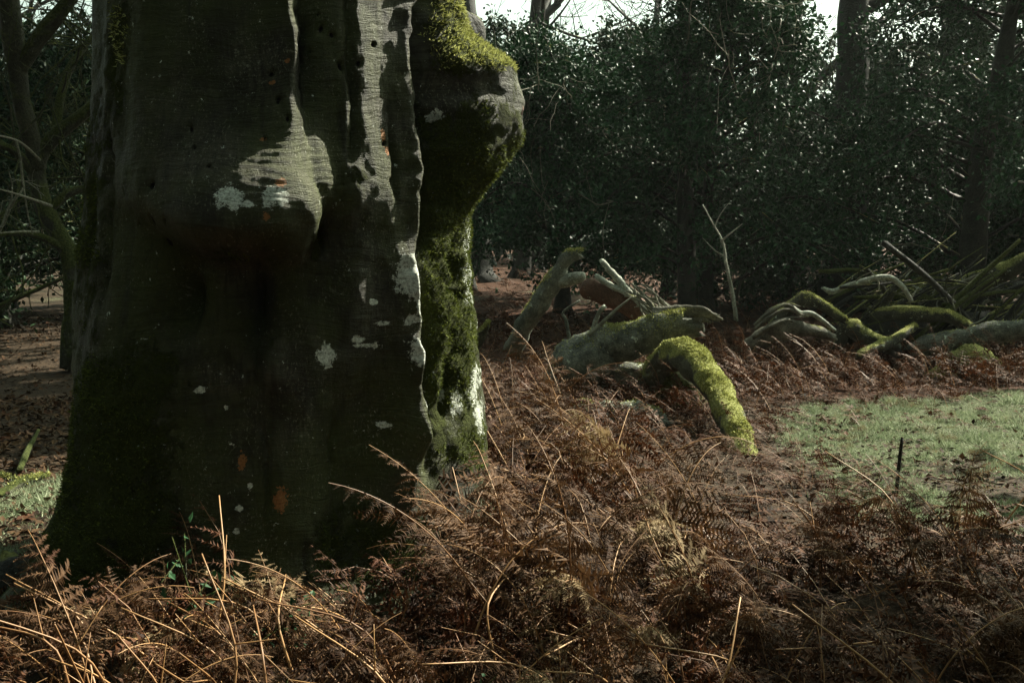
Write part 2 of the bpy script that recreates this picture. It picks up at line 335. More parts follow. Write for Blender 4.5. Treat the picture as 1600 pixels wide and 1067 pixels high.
# ------------------------------------------------------------------ the old beech
def build_beech():
    Fv = np.array((TX, TY)); Fv = Fv / np.linalg.norm(Fv); Rv = np.array((Fv[1], -Fv[0]))
    def rad(u, v, sgn):
        z = at(u, v, TY)[2]; k = (u - 800) / FPX
        return z, sgn * (k * (TY * cp + (CAMH - z) * sp) - TX) / (Rv[0] - k * Rv[1] * cp) * 0.985
    Lp = [(150, -60), (152, 0), (152, 100), (149, 200), (139, 300), (125, 400), (121, 480), (124, 560), (132, 640), (138, 720), (127, 800), (104, 850), (66, 900), (30, 930)]
    Rp = [(676, -60), (684, 0), (692, 60), (700, 150), (710, 260), (716, 340), (717, 400), (720, 480), (726, 560), (735, 620), (744, 700), (748, 760), (754, 830), (764, 900), (770, 930)]
    def prof(lst, sgn):
        zz = sorted(rad(u, v, sgn) for u, v in lst); return np.array([a for a, _ in zz]), np.array([b for _, b in zz])
    zl, rl = prof(Lp, -1); zr, rr = prof(Rp, 1)
    s = np.concatenate([np.linspace(-math.pi, -1.92, 34, endpoint=False), np.linspace(-1.92, 1.92, 520, endpoint=False), np.linspace(1.92, math.pi, 34, endpoint=False)])
    z = np.concatenate([np.linspace(-0.18, 2.5, 372, endpoint=False), np.linspace(2.5, 5.4, 26)])
    S, Zz = np.meshgrid(s, z)
    rL = np.interp(Zz, zl, rl); rR = np.interp(Zz, zr, rr)
    rFr = np.interp(Zz, [-0.2, 0, 0.3, 0.8, 1.6, 2.6, 5.4], [1.02, 0.92, 0.80, 0.74, 0.72, 0.70, 0.5])
    rB = np.interp(Zz, [-0.2, 0.3, 1, 2.6, 5.4], [1.0, 0.85, 0.78, 0.74, 0.5])
    sn, cs = np.sin(S), np.cos(S)
    wl, wr_, wf, wb = np.clip(-sn, 0, 1) ** 2, np.clip(sn, 0, 1) ** 2, np.clip(cs, 0, 1) ** 2, np.clip(-cs, 0, 1) ** 2
    taper = np.interp(Zz, [2.5, 5.4], [1, 0.72])
    r = (rL * taper) * wl + (rR * taper) * wr_ + rFr * wf + rB * wb
    def pts(r):
        a = Rv[0] * sn * r - Fv[0] * cs * r + TX; b = Rv[1] * sn * r - Fv[1] * cs * r + TY
        return np.stack([a, b, Zz], -1)
    P0 = pts(r); U, V, _ = px(P0)
    U = np.where(cs > -0.25, U, 9e3)
    front = sstep(-0.25, 0.1, cs)
    def g(cu, cv, su, sv, amp): return amp * np.exp(-((U - cu) / su) ** 2 - ((V - cv) / sv) ** 2) * front
    wob = 6 * fbm(np.stack([U * 0.02, V * 0.012, 0 * U], -1), 3, 21)
    def line(pl, width, v0, v1, soft=30, w2=None):
        pl = np.array(pl, float); lu = np.interp(V, pl[:, 1], pl[:, 0]) + wob * 1.3 + 3 * vnoise(np.stack([V * 0.06, 0 * V, 0 * V + pl[0, 0]], -1), 5); d = U - lu
        k = np.exp(-np.abs(np.where(d < 0, d / width, d / (w2 or width))) ** 1.5)
        return k * np.clip(0.75 + 0.8 * vnoise(np.stack([V * 0.016, 0 * V, 0 * V + pl[0, 0] * 1.7], -1), 8), 0.15, 1.2) * sstep(v0 - soft, v0 + soft, V) * (1 - sstep(v1 - soft, v1 + soft, V)) * front
    d = np.zeros_like(r)
    n3 = fbm(P0 * np.array((1.6, 1.6, 0.8)), 4, 31)
    d += 0.040 * n3 + 0.014 * fbm(P0 * np.array((6, 6, 4)), 3, 35) + 0.006 * fbm(P0 * np.array((19, 19, 13)), 3, 36)
    d += 0.010 * np.sin(S * 17 + 2.0 * fbm(P0 * 0.9, 2, 33)) * sstep(0.1, 0.9, np.abs(n3) + 0.35)
    # the nose-like burl with its overhanging underside
    vb = np.interp(U, [200, 260, 330, 400, 470, 520], [330, 378, 404, 416, 404, 350]) + 1.4 * wob
    nose = np.exp(-((U - 385) / 120) ** 2 - ((np.minimum(V, 340) - 340) / 120) ** 2) * front
    d += 0.25 * nose * (1 - sstep(-62, 18, V - vb))
    under = np.exp(-((U - 360) / 135) ** 2) * sstep(-40, 24, V - vb) * (1 - sstep(40, 210, V - vb)) * front
    d -= 0.06 * under
    for cu, cv, su, sv, am in ((284, 468, 20, 46, -0.15), (411, 474, 17, 50, -0.14), (350, 500, 34, 80, 0.03), (262, 500, 30, 60, -0.03),
                               (428, 572, 20, 44, 0.045), (392, 560, 14, 40, 0.03), (215, 720, 78, 230, 0.085), (500, 560, 70, 120, 0.030),
                               (575, 790, 58, 150, -0.10), (570, 640, 44, 60, -0.03), (640, 700, 26, 170, 0.05), (455, 730, 40, 170, 0.018), (340, 760, 60, 120, 0.03),
                               (448, 150, 26, 200, 0.028), (560, 200, 55, 260, 0.012), (612, 330, 30, 120, 0.03), (520, 330, 20, 160, -0.03), (240, 200, 60, 190, 0.03), (690, 560, 30, 160, 0.02)):
        d += g(cu, cv, su, sv, am)
    A = [(470, -100), (471, 100), (473, 200), (480, 270), (496, 340), (512, 392)]
    d -= 0.065 * line(A, 6, -300, 395, 25, 16)
    d += 0.030 * line([(a - 20, b) for a, b in A], 18, -300, 360)
    Bl = [(641, -100), (644, 60), (648, 140), (655, 260), (656, 420), (660, 560), (664, 700)]
    d -= 0.10 * line(Bl, 6, -400, 720, 40, 11); d += 0.035 * line([(a - 12, b) for a, b in Bl], 9, -400, 700)
    Cc = [(414, 440), (401, 530), (397, 580), (407, 640), (418, 710), (421, 880)]
    d -= 0.028 * line(Cc, 4.5, 440, 870); d += 0.02 * line([(a + 16, b) for a, b in Cc], 12, 480, 800)
    d -= 0.03 * line([(168, 60), (176, 300), (166, 450)], 5, 60, 460); d -= 0.04 * line([(545, 60), (549, 200), (545, 330)], 6, -20, 240)
    d -= 0.03 * line([(605, 160), (612, 250), (614, 310)], 4, 170, 320); d -= 0.02 * line([(527, 590), (524, 750), (530, 920)], 7, 600, 900)
    # fused stem right of the groove, its flutes and the burl that juts out of it
    d += 0.06 * np.exp(-((S - 1.32) / 0.30) ** 2) * sstep(-0.2, 0.4, Zz)
    d -= 0.06 * line([(700, 330), (703, 480), (690, 640)], 6, 330, 640) 
    vt = at(700, 100, TY)[2]; vbm = at(700, 330, TY)[2]
    zt = vt + 0.06 * np.sin(S * 5) + 0.02 * n3
    bz = np.clip(sstep(-0.16, 0.02, zt - Zz) * 0.75 + sstep(-0.05, 0.14, zt - Zz) * 0.25, 0, 1) ** 1.4 * sstep(vbm - 0.05, vbm + 0.36, Zz)
    burl = np.exp(-(np.abs(S - 1.44) / 0.36) ** 2.2)
    d += 0.255 * burl * bz + 0.05 * burl * bz * fbm(P0 * 6, 3, 41)
    ridge = np.exp(-((S - 1.12) / 0.22) ** 2) * sstep(vt - 0.15, vt, Zz) * (1 - sstep(vt + 0.05, vt + 0.5, Zz)); d += 0.07 * ridge
    # root flares
    for sc_, sw, am, dec in ((-0.95, 0.32, 0.60, 0.30), (-1.9, 0.4, 0.3, 0.25), (0.5, 0.20, 0.14, 0.2), (1.15, 0.25, 0.12, 0.2), (2.2, 0.4, 0.3, 0.3), (-0.1, 0.2, 0.12, 0.18)):
        d += am * np.exp(-((S - sc_) / sw) ** 2) * np.exp(-np.clip(Zz + 0.05, 0, 9) / dec)
    # arching wrinkles above the nose, level wrinkles elsewhere
    arch = np.exp(-((U - 400) / 130) ** 2 - ((V - 275) / 75) ** 2)
    flow = V + 0.0016 * (U - 420) ** 2 * arch * 1.2 + 5 * wob * 0.3
    wn = fbm(np.stack([U * 0.012, V * 0.05, 0 * U], -1), 3, 29); wa = np.clip(0.5 + 1.3 * fbm(np.stack([U * 0.03, V * 0.03, 0 * U + 9], -1), 3, 30), 0, 1)
    d += 0.0030 * wa * (arch * np.sin(flow * 0.5 + 5 * wn) + 0.6 * np.exp(-((U - 545) / 110) ** 2 - ((V - 560) / 150) ** 2) * np.sin(flow * 0.42 + 6 * wn)) * front
    # holes
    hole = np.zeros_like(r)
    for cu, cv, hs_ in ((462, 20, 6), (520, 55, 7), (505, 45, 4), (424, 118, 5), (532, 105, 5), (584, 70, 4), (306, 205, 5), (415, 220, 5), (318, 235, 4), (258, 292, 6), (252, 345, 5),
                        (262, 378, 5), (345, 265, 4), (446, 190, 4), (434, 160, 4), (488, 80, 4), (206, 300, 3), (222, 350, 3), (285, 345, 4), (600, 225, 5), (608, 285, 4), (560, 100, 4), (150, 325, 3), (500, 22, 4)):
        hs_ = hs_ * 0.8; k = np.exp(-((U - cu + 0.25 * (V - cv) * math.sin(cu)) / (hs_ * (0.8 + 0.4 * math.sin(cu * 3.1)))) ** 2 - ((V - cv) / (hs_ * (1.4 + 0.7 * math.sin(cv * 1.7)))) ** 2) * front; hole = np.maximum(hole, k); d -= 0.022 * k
    moss = np.zeros_like(r)
    def mg(cu, cv, su, sv, am, p=2):
        nonlocal moss
        moss = np.maximum(moss, am * np.exp(-np.abs((U - cu) / su) ** p - np.abs((V - cv) / sv) ** p))
    for q in ((178, 90, 34, 160, 0.62), (140, 330, 40, 300, 0.72), (205, 740, 95, 230, 0.82, 4), (110, 950, 90, 110, 0.85), (695, 440, 42, 330, 0.92, 4), (720, 690, 50, 90, 0.85), (695, 50, 42, 85, 0.9, 4),
              (735, 108, 50, 26, 0.95, 3), (500, 375, 22, 48, 0.75), (590, 860, 130, 75, 0.72, 4), (380, 400, 110, 30, 0.42), (580, 400, 40, 60, 0.4), (330, 900, 90, 60, 0.55), (560, 280, 30, 60, 0.42), (720, 220, 40, 70, 0.6), (420, 520, 20, 60, 0.3)): mg(*q)
    moss *= front
    moss = np.maximum(moss, 0.6 * (1 - front) * (1 - sstep(0.3, 1.6, Zz)))
    d += 0.022 * moss * np.clip(fbm(P0 * 16, 3, 51) + 0.35, 0, 1)
    lich_rim = np.zeros_like(r)
    for cu, cv, su, sv in ((376, 313, 17, 16), (428, 310, 15, 17), (398, 322, 10, 5), (509, 555, 14, 18), (634, 428, 17, 36), (645, 470, 9, 26), (722, 600, 8, 30), (703, 628, 6, 20), (730, 652, 7, 24), (688, 612, 4, 14),
                           (317, 608, 7, 5), (640, 548, 8, 20), (612, 666, 9, 5), (667, 182, 5, 9), (585, 472, 9, 5), (392, 757, 4, 4), (376, 790, 5, 5), (371, 826, 5, 5), (355, 636, 4, 4), (660, 640, 5, 40), (656, 520, 5, 50), (716, 420, 6, 70), (560, 530, 10, 5), (590, 540, 5, 5), (636, 500, 10, 8), (600, 505, 14, 3), (575, 540, 20, 3)):  # tall thin entries paint the sunlit groove and right edges pale
        lich_rim = np.maximum(lich_rim, np.exp(-(((U - cu) / su) ** 2 + ((V - cv) / sv) ** 2) ** 1.5 * 0.7))
    lich_rim *= front
    wound = np.zeros_like(r)
    for cu, cv, su, sv in ((424, 131, 8, 4), (599, 212, 6, 14), (604, 236, 5, 8), (434, 290, 9, 8), (412, 221, 6, 4), (418, 340, 5, 8), (438, 778, 14, 22), (447, 98, 5, 5), (380, 720, 8, 18)):
        wound = np.maximum(wound, np.exp(-((U - cu) / su) ** 2 - ((V - cv) / sv) ** 2))
    r = r + d
    P = pts(r)
    bk = np.stack([S * 0.75, -flow / FPX * 3.6, 0 * S], -1); bk = np.where((U < 5e3)[..., None], bk, np.stack([S * 0.75, Zz, 0 * S], -1))
    nr, ncol = S.shape
    i, j = np.meshgrid(np.arange(ncol), np.arange(nr - 1)); k = (i + 1) % ncol
    F = np.stack([j * ncol + i, j * ncol + k, (j + 1) * ncol + k, (j + 1) * ncol + i], -1).reshape(-1, 4)
    tm = mesh('trunk', P, F, M['trunk'], True, {'bk': bk.reshape(-1, 3), 'moss': moss.ravel(), 'lichen': lich_rim.ravel(), 'wound': wound.ravel(), 'hole': hole.ravel()})
    # moss tufts where the cushion is thick
    f4 = P[:-1, :-1]; nrm = np.cross(P[:-1, 1:] - f4, P[1:, :-1] - f4); nrm /= np.linalg.norm(nrm, axis=-1)[..., None] + 1e-12
    area_ok = (moss[:-1, :-1] + 0.5 * fbm(f4 * 7, 4, 77) > 0.66) & (U[:-1, :-1] < 5e3)
    wgt = (moss[:-1, :-1] * np.linalg.norm(np.cross(P[:-1, 1:] - f4, P[1:, :-1] - f4), axis=-1) * area_ok).ravel()
    idx = rng.choice(len(wgt), 40000, p=wgt / wgt.sum())
    return tm, f4.reshape(-1, 3)[idx], nrm.reshape(-1, 3)[idx], P

def tufts(name, base, nrm, length, width, mat, droop=0.5):
    n = len(base); base = base + rng.normal(0, 0.004, (n, 3))
    dr = nrm + rng.normal(0, 0.55, (n, 3)) + np.array((0, 0, 0.25 - droop * 0.5)); dr /= np.linalg.norm(dr, axis=1)[:, None]
    sd_ = np.cross(dr, rng.normal(0, 1, (n, 3))); sd_ /= np.linalg.norm(sd_, axis=1)[:, None] + 1e-9
    L = (length * rng.uniform(0.5, 1.3, n))[:, None]; W = (width * rng.uniform(0.6, 1.3, n))[:, None]
    b0 = base - nrm * 0.004
    V = np.stack([b0 - sd_ * W, b0 + sd_ * W, b0 + dr * L], 1).reshape(-1, 3)
    return mesh(name, V, np.arange(n * 3).reshape(-1, 3), mat, False)

tm, tb, tn, TP = build_beech()
beech = empty('beech_tree', (0, 0, 0), 'huge old beech trunk with mossy burls, white lichen patches and dark hollows', 'tree')
btr = obj('trunk', tm, beech)
sel = tb[:, 2] > at(700, 150, 4.35)[2]  # upper tufts take the sunlit moss colour, the rest the dark one
obj('moss', tufts('moss', tb[sel], tn[sel], 0.020, 0.0035, M['moss']), btr, label='moss on the upper burl in a painted sunlit tone', kind='stuff')
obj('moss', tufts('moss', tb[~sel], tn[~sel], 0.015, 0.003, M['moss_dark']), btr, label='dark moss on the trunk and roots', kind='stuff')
# the broken stub behind the burl, the decayed knot at the burl's end
def part_tube(name, pts, parent, mat, seg=12, n=14, rough=0.25, rs=7, seed=1, **kw):
    Q = spline(pts, n); V, F = tube(Q[:, :3], Q[:, 3], seg, rough, rs, seed); m = MB(); m.add(V, F)
    return obj(name, m.mesh(name, mat), parent, **kw)
A_ = lambda u, v, y, r: (*at(u, v, y), r)
part_tube('branch_stub', [A_(690, 75, 4.6, 0.13), A_(718, 55, 4.62, 0.11), A_(738, 44, 4.64, 0.085), A_(748, 36, 4.65, 0.05)], beech, M['log_dark'], 14, 16, 0.5)
part_tube('knot', [A_(785, 165, 4.4, 0.07), A_(803, 172, 4.4, 0.055), A_(814, 178, 4.4, 0.028)], beech, M['log_red'], 12, 12, 0.7, 14)

def grow(mb, p, d, L, r, depth, spread=0.7, kids=(3, 5), seg=6, up=0.15, rmin=0.004, tips=None, wig=0.12, n=6):
    p = np.array(p, float); d = np.array(d, float) / np.linalg.norm(d)
    C = [p]; dd = d.copy(); ph = rng.uniform(0, 6.28)
    for k in range(n - 1):
        dd = dd + rng.normal(0, wig, 3) + np.array((0, 0, up * 0.25)); dd /= np.linalg.norm(dd); C.append(C[-1] + dd * L / (n - 1))
    C = np.array(C); R = np.linspace(r, max(r * 0.45, rmin), n)
    V, F = tube(C, R, seg, 0, cap=False); mb.add(V, F)
    if tips is not None and depth == 0: tips.append(C)
    if depth > 0:
        for q in range(rng.integers(*kids) if kids[0] < kids[1] else kids[0]):
            t = rng.uniform(0.35, 1.0); k = min(int(t * (n - 1)), n - 2); b0 = C[k] + (C[k + 1] - C[k]) * (t * (n - 1) - k)
            nd = (C[k + 1] - C[k]); nd /= np.linalg.norm(nd); nd = nd + rng.normal(0, spread, 3); 
            grow(mb, b0, nd, L * rng.uniform(0.45, 0.75), max(R[k] * rng.uniform(0.45, 0.65), rmin), depth - 1, spread, kids, max(seg - 1, 3), up, rmin, tips, wig, max(n - 1, 3))
for k, (dx, dy) in enumerate(((0.6, 0.2), (-0.55, 0.4), (0.1, -0.7), (-0.3, -0.3), (0.2, 0.8))):
    mb = MB(); grow(mb, (TX + dx * 0.3, TY + dy * 0.3, 4.9), (dx, dy, 1.4), 4.0, 0.26, 3, 0.6, (3, 5), 7, 0.1, 0.008)
    obj('limb', mb.mesh('limb', M['bark_far']), beech)

# ------------------------------------------------------------------ fallen timber
def log(name, label, cat, pts, mat, seg=18, n=26, rough=0.22, rs=5.0, seed=1, group=None, extra=(), moss=0, mossmat='moss', root=None):
    """pts: (u, v, distance, radius)"""
    Q = spline([A_(*p) for p in pts], n)
    Q[:, :3] += 0.22 * Q[:, 3:4] * np.stack([fbm(np.stack([Q[:, 0] * 5, Q[:, 2] * 5, 0 * Q[:, 0] + seed + c_], -1), 3, seed) for c_ in (0, 7, 13)], -1)
    Q[:, 3] *= 1 + 0.14 * fbm(np.stack([np.arange(n) * 0.35, np.zeros(n) + seed, np.zeros(n)], -1), 2, seed)
    V, F = tube(Q[:, :3], Q[:, 3], seg, rough * 1.1, rs * 1.9, seed); m = MB(); m.add(V, F)
    jr = np.random.default_rng(seed + 300); T_ = frames(Q[:, :3])[0]
    for e_, sg in ((0, -1), (n - 1, 1)):
        V[e_ * seg:(e_ + 1) * seg] += sg * T_[e_] * (jr.uniform(-0.5, 1.1, (seg, 1)) * Q[e_, 3]); V[n * seg + (0 if e_ == 0 else 1)] -= sg * T_[e_] * Q[e_, 3] * 0.5
    m = MB(); m.add(V, F)
    o = obj(name, m.mesh(name, mat), None, label, cat, group) if root is None else obj(name, m.mesh(name, mat), root)
    for e in extra:
        part_tube(e[0], [A_(*p) for p in e[1]], o, e[2], e[3] if len(e) > 3 else 9, 12, 0.3, 9, seed + 5)
    if moss:
        G = V[:n * seg].reshape(n, seg, 3); C = Q[:, None, :3]; N = G - C; N /= np.linalg.norm(N, axis=-1)[..., None]
        nn = fbm(G * 4.5 + 3, 3, seed)
        wgt = np.clip(N[..., 2] * 0.7 + 1.1 * nn - 0.1, 0, 1).ravel() ** 1.5 + 1e-6
        ii = rng.choice(len(wgt), moss, p=wgt / wgt.sum()); jj = (ii // seg) * seg + (ii + 1) % seg; kk = np.minimum(ii + seg, n * seg - 1)
        a, b_ = rng.uniform(0, 1, (2, moss, 1)); g0 = G.reshape(-1, 3)
        B = g0[ii] + (g0[jj] - g0[ii]) * a + (g0[kk] - g0[ii]) * b_
        obj('moss', tufts('moss', B, N.reshape(-1, 3)[ii], 0.017, 0.0055, M[mossmat]), o, kind='stuff')
    return o

# the propped grey log with its torn, splintered end
tl = log('fallen_log', 'grey mossy fallen log propped up, with a long splintered torn end', 'log',
         [(878, 600, 9.05, 0.20), (900, 568, 9.0, 0.235), (945, 545, 8.95, 0.20), (990, 528, 8.9, 0.175), (1040, 512, 8.8, 0.155), (1075, 503, 8.75, 0.13)], M['log_grey'], 28, 44, 0.22, 4, 3, moss=5000)
for k in range(13):
    a = k / 12; v0 = 488 + 44 * a; v1 = 486 + 30 * a + random.uniform(-5, 5); L = 1145 - 75 * abs(a - 0.25) - random.uniform(0, 40)
    part_tube('splinter', [A_(1020, v0, 8.83 - 0.05 * math.sin(3 * a), 0.05), A_(1060, v0 * 0.6 + v1 * 0.4 - 3, 8.78, 0.045), A_(1095, v1 - 2 + 3 * math.sin(k), 8.7, 0.028), A_(L, v1 + 4 + (6 if k < 3 else 0), 8.62, 0.006)], tl, M['splinter'], 6, 14, 0.5, 12, k)
log('mossy_log', 'thickly mossed yellow-green bough arching from the log pile down to the grass', 'log',
    [(1015, 590, 8.6, 0.09), (1042, 560, 8.42, 0.12), (1072, 558, 8.15, 0.135), (1104, 588, 7.8, 0.12), (1131, 630, 7.35, 0.108), (1149, 672, 6.98, 0.10), (1164, 708, 6.72, 0.092), (1180, 738, 6.5, 0.06)], M['log_moss'], 24, 46, 0.34, 4.5, 5, moss=11000)
log('rotten_stump', 'dark mossy stump carrying the thick end of the mossy bough', 'stump', [(1078, 700, 8.65, 0.27), (1068, 640, 8.62, 0.25), (1058, 590, 8.6, 0.18), (1052, 572, 8.58, 0.08)], M['bark_mossy'], 18, 18, 0.35, 5, 6)
log('under_log', 'dark rotting log lying under the propped grey log', 'log', [(890, 622, 9.3, 0.17), (950, 602, 9.2, 0.17), (1020, 596, 9.05, 0.16), (1080, 600, 8.95, 0.13)], M['log_grey'], 20, 24, 0.25, 4, 7, moss=1200)
log('short_log', 'short rounded grey log end half sunk in bracken below the pile', 'log', [(905, 660, 8.15, 0.12), (955, 655, 8.0, 0.15), (1010, 664, 7.8, 0.16), (1032, 672, 7.7, 0.10)], M['log_grey'], 20, 20, 0.25, 4, 9, moss=1200)
log('moss_block', 'small block of wood capped with bright moss beside the short log', 'wood', [(893, 650, 8.3, 0.05), (905, 640, 8.3, 0.085), (920, 638, 8.25, 0.07), (930, 646, 8.2, 0.03)], M['log_moss'], 12, 12, 0.3, 8, 10, moss=900)
log('broken_limb', 'upright broken limb with mossy base, bare grey middle and forked crooked top', 'branch',
    [(800, 545, 9.7, 0.085), (818, 508, 9.6, 0.095), (842, 472, 9.5, 0.085), (866, 440, 9.42, 0.085), (880, 414, 9.4, 0.07), (888, 402, 9.38, 0.062), (904, 398, 9.36, 0.045)], M['log_light'], 16, 40, 0.3, 6, 11,
    extra=(('fork', [(866, 442, 9.42, 0.06), (885, 440, 9.38, 0.065), (902, 434, 9.34, 0.055), (914, 430, 9.32, 0.03)], M['log_pale'], 10),), moss=2600)
log('red_log', 'reddish brown broken log tilted behind the grey log', 'log', [(912, 444, 9.9, 0.06), (925, 450, 9.85, 0.115), (960, 464, 9.75, 0.12), (1000, 482, 9.6, 0.105), (1045, 500, 9.45, 0.09), (1085, 528, 9.35, 0.08)], M['log_red'], 16, 26, 0.35, 6, 13)
log('lichen_pole', 'pale lichen-crusted pole leaning over the reddish log', 'branch', [(941, 408, 9.7, 0.03), (958, 428, 9.65, 0.034), (975, 448, 9.6, 0.034), (1000, 474, 9.5, 0.03), (1025, 500, 9.4, 0.025)], M['log_pale'], 8, 20, 0.4, 16, 15)
log('lichen_branch', 'shorter lichen-crusted branch lying along the reddish log', 'branch', [(934, 432, 9.75, 0.03), (952, 444, 9.68, 0.032), (985, 462, 9.55, 0.03), (1010, 480, 9.48, 0.02)], M['log_pale'], 8, 16, 0.5, 16, 16)
log('stub_branch', 'small mossy branch poking out beside the right edge of the beech', 'branch', [(722, 572, 9.2, 0.05), (738, 548, 9.2, 0.06), (752, 524, 9.15, 0.05), (764, 502, 9.1, 0.02)], M['log_moss'], 10, 14, 0.35, 9, 17, moss=900)
log('crooked_twig', 'thin grey crooked twig standing between the limb and the log', 'twig', [(890, 530, 9.0, 0.02), (884, 500, 9.0, 0.018), (880, 488, 9.0, 0.014), (905, 470, 8.95, 0.010)], M['log_grey'], 6, 16, 0.2, 20, 18)
log('lichen_twig', 'bent twig white with lichen, rising from the grey log', 'twig', [(925, 530, 8.95, 0.018), (928, 510, 8.9, 0.022), (936, 488, 8.88, 0.022), (944, 480, 8.86, 0.02)], M['log_pale'], 7, 16, 0.5, 25, 19)
log('slanting_twig', 'slanting twig with lichen spots above the grey log', 'twig', [(920, 524, 8.8, 0.02), (940, 505, 8.85, 0.018), (970, 478, 8.9, 0.012), (990, 462, 8.95, 0.006)], M['twig_pale'], 6, 16, 0.4, 25, 20)
br = empty('brushwood', at(1000, 480, 9.3), 'bundle of thin bare twigs fanned out behind the grey log', 'twigs')
for k in range(22):
    u0, v0 = random.uniform(975, 1000), random.uniform(440, 465); u1, v1 = random.uniform(1025, 1085), random.uniform(488, 506)
    p0, p1 = at(u0, v0, 9.3 + random.uniform(-.2, .2)), at(u1, v1, 8.95 + random.uniform(-.1, .2)); mid = (p0 + p1) / 2 + rng.normal(0, 0.05, 3)
    Q = spline([p0, mid, p1], 7) - at(1000, 480, 9.3); V, F = tube(Q, np.linspace(0.006, 0.013, 7), 4); m = MB(); m.add(V, F); obj('twig', m.mesh('twig', M['twig_pale']), br)

# log and brush pile further right
PILE = 'branches and logs of the far brush pile'
def pile(name, label, pts, mat, **kw): return log(name, label, 'branch' if pts[1][3] < 0.09 else 'log', pts, mat, group=PILE, **kw)
pile('bare_branch', 'sunlit barkless white branch kinked at one end on the brush pile', [(1286, 450, 11.2, 0.02), (1300, 456, 11.2, 0.032), (1318, 449, 11.15, 0.034), (1345, 441, 11.1, 0.036), (1368, 435, 11.05, 0.038), (1390, 433, 11.0, 0.036), (1403, 441, 10.98, 0.034), (1414, 452, 10.95, 0.03), (1424, 470, 10.95, 0.022)], M['log_pale'], seg=10, n=30)
pile('mossy_bough', 'mossy bough running level through the middle of the brush pile', [(1335, 530, 11.5, 0.07), (1365, 497, 11.3, 0.085), (1400, 490, 11.1, 0.085), (1450, 492, 11.0, 0.085), (1490, 497, 10.9, 0.07), (1530, 520, 10.8, 0.06)], M['log_half'], seg=12, moss=1500)
pile('long_log', 'long dark grey log at the foot of the brush pile', [(1425, 548, 10.9, 0.09), (1470, 536, 10.8, 0.12), (1540, 524, 10.7, 0.125), (1620, 510, 10.5, 0.12), (1720, 500, 10.3, 0.11)], M['log_grey'], moss=600)
pile('fallen_tree', 'thick mossy fallen trunk slanting up over the brush pile', [(1400, 500, 12.2, 0.10), (1450, 472, 12.0, 0.11), (1520, 443, 11.7, 0.12), (1575, 420, 11.4, 0.11), (1640, 395, 11.1, 0.10), (1720, 372, 10.8, 0.09)], M['log_half'], seg=18, moss=1800, mossmat='moss_dark')
ts = pile('torn_stump', 'grey torn stump with curled layers of wood among red bracken', [(1170, 545, 10.6, 0.09), (1200, 524, 10.55, 0.11), (1232, 514, 10.5, 0.10), (1270, 516, 10.5, 0.07), (1300, 528, 10.5, 0.05)], M['splinter'], seg=16, rough=0.5)
for k in range(5):
    a = k / 4; j_ = random.uniform(-7, 7); part_tube('splinter', [A_(1176 + 10 * a + j_, 528 - 26 * a, 10.45 + 0.2 * a, 0.02), A_(1202 + j_, 512 - 26 * a, 10.4 + 0.22 * a, 0.024), A_(1228, 500 - 26 * a + j_, 10.4 + 0.2 * a, 0.02), A_(1275 - 30 * random.random(), 506 - 26 * a - j_, 10.42, 0.004)], ts, M['splinter'], 6, 12, 0.5, 14, 60 + k)
pile('mossy_root', 'mossy curved root beside the torn stump', [(1200, 520, 11.0, 0.06), (1235, 480, 10.9, 0.075), (1260, 468, 10.85, 0.08), (1285, 478, 10.8, 0.065), (1320, 500, 10.75, 0.05)], M['log_half'], seg=14, moss=1200)
pile('pale_root', 'twisted lichen-pale root hanging by the torn stump', [(1232, 474, 10.6, 0.02), (1252, 490, 10.5, 0.032), (1272, 492, 10.45, 0.03), (1304, 516, 10.4, 0.02)], M['log_pale'], seg=8)
pile('moss_hump', 'low mossy hump of rotten wood in front of the long dark log', [(1460, 592, 10.4, 0.10), (1500, 574, 10.35, 0.20), (1537, 577, 10.3, 0.19), (1572, 594, 10.25, 0.08)], M['log_moss'], moss=900, mossmat='moss_dark')
pile('short_bough', 'short mossy bough slanting out of the pile towards the bracken', [(1338, 560, 10.4, 0.05), (1365, 545, 10.5, 0.06), (1400, 530, 10.7, 0.06), (1430, 510, 10.9, 0.05)], M['log_half'], seg=10, moss=500)
pile('forked_branch', 'mossy upright fork standing in the middle of the pile', [(1372, 500, 11.3, 0.04), (1385, 470, 11.25, 0.05), (1398, 452, 11.2, 0.04), (1412, 440, 11.15, 0.02)], M['log_half'], seg=9, extra=(('fork', [(1388, 466, 11.25, 0.035), (1380, 450, 11.2, 0.03), (1376, 438, 11.2, 0.012)], M['log_half'], 7),))
pile('dark_log', 'dark round log deep inside the brush pile', [(1310, 520, 11.3, 0.12), (1340, 522, 11.3, 0.15), (1420, 515, 11.4, 0.15), (1520, 505, 11.5, 0.14), (1620, 500, 11.6, 0.12)], M['log_dark'])
pile('low_log', 'dark log at the left end of the pile with a mossy tip', [(1308, 545, 11.0, 0.05), (1325, 512, 10.95, 0.09), (1350, 525, 10.85, 0.10), (1400, 545, 10.7, 0.09)], M['log_half'], moss=500)
pile('back_log', 'dark fallen stem stretched along the top of the pile', [(1400, 470, 12.6, 0.08), (1480, 448, 12.5, 0.09), (1560, 452, 12.4, 0.09), (1680, 440, 12.3, 0.08)], M['log_dark'])
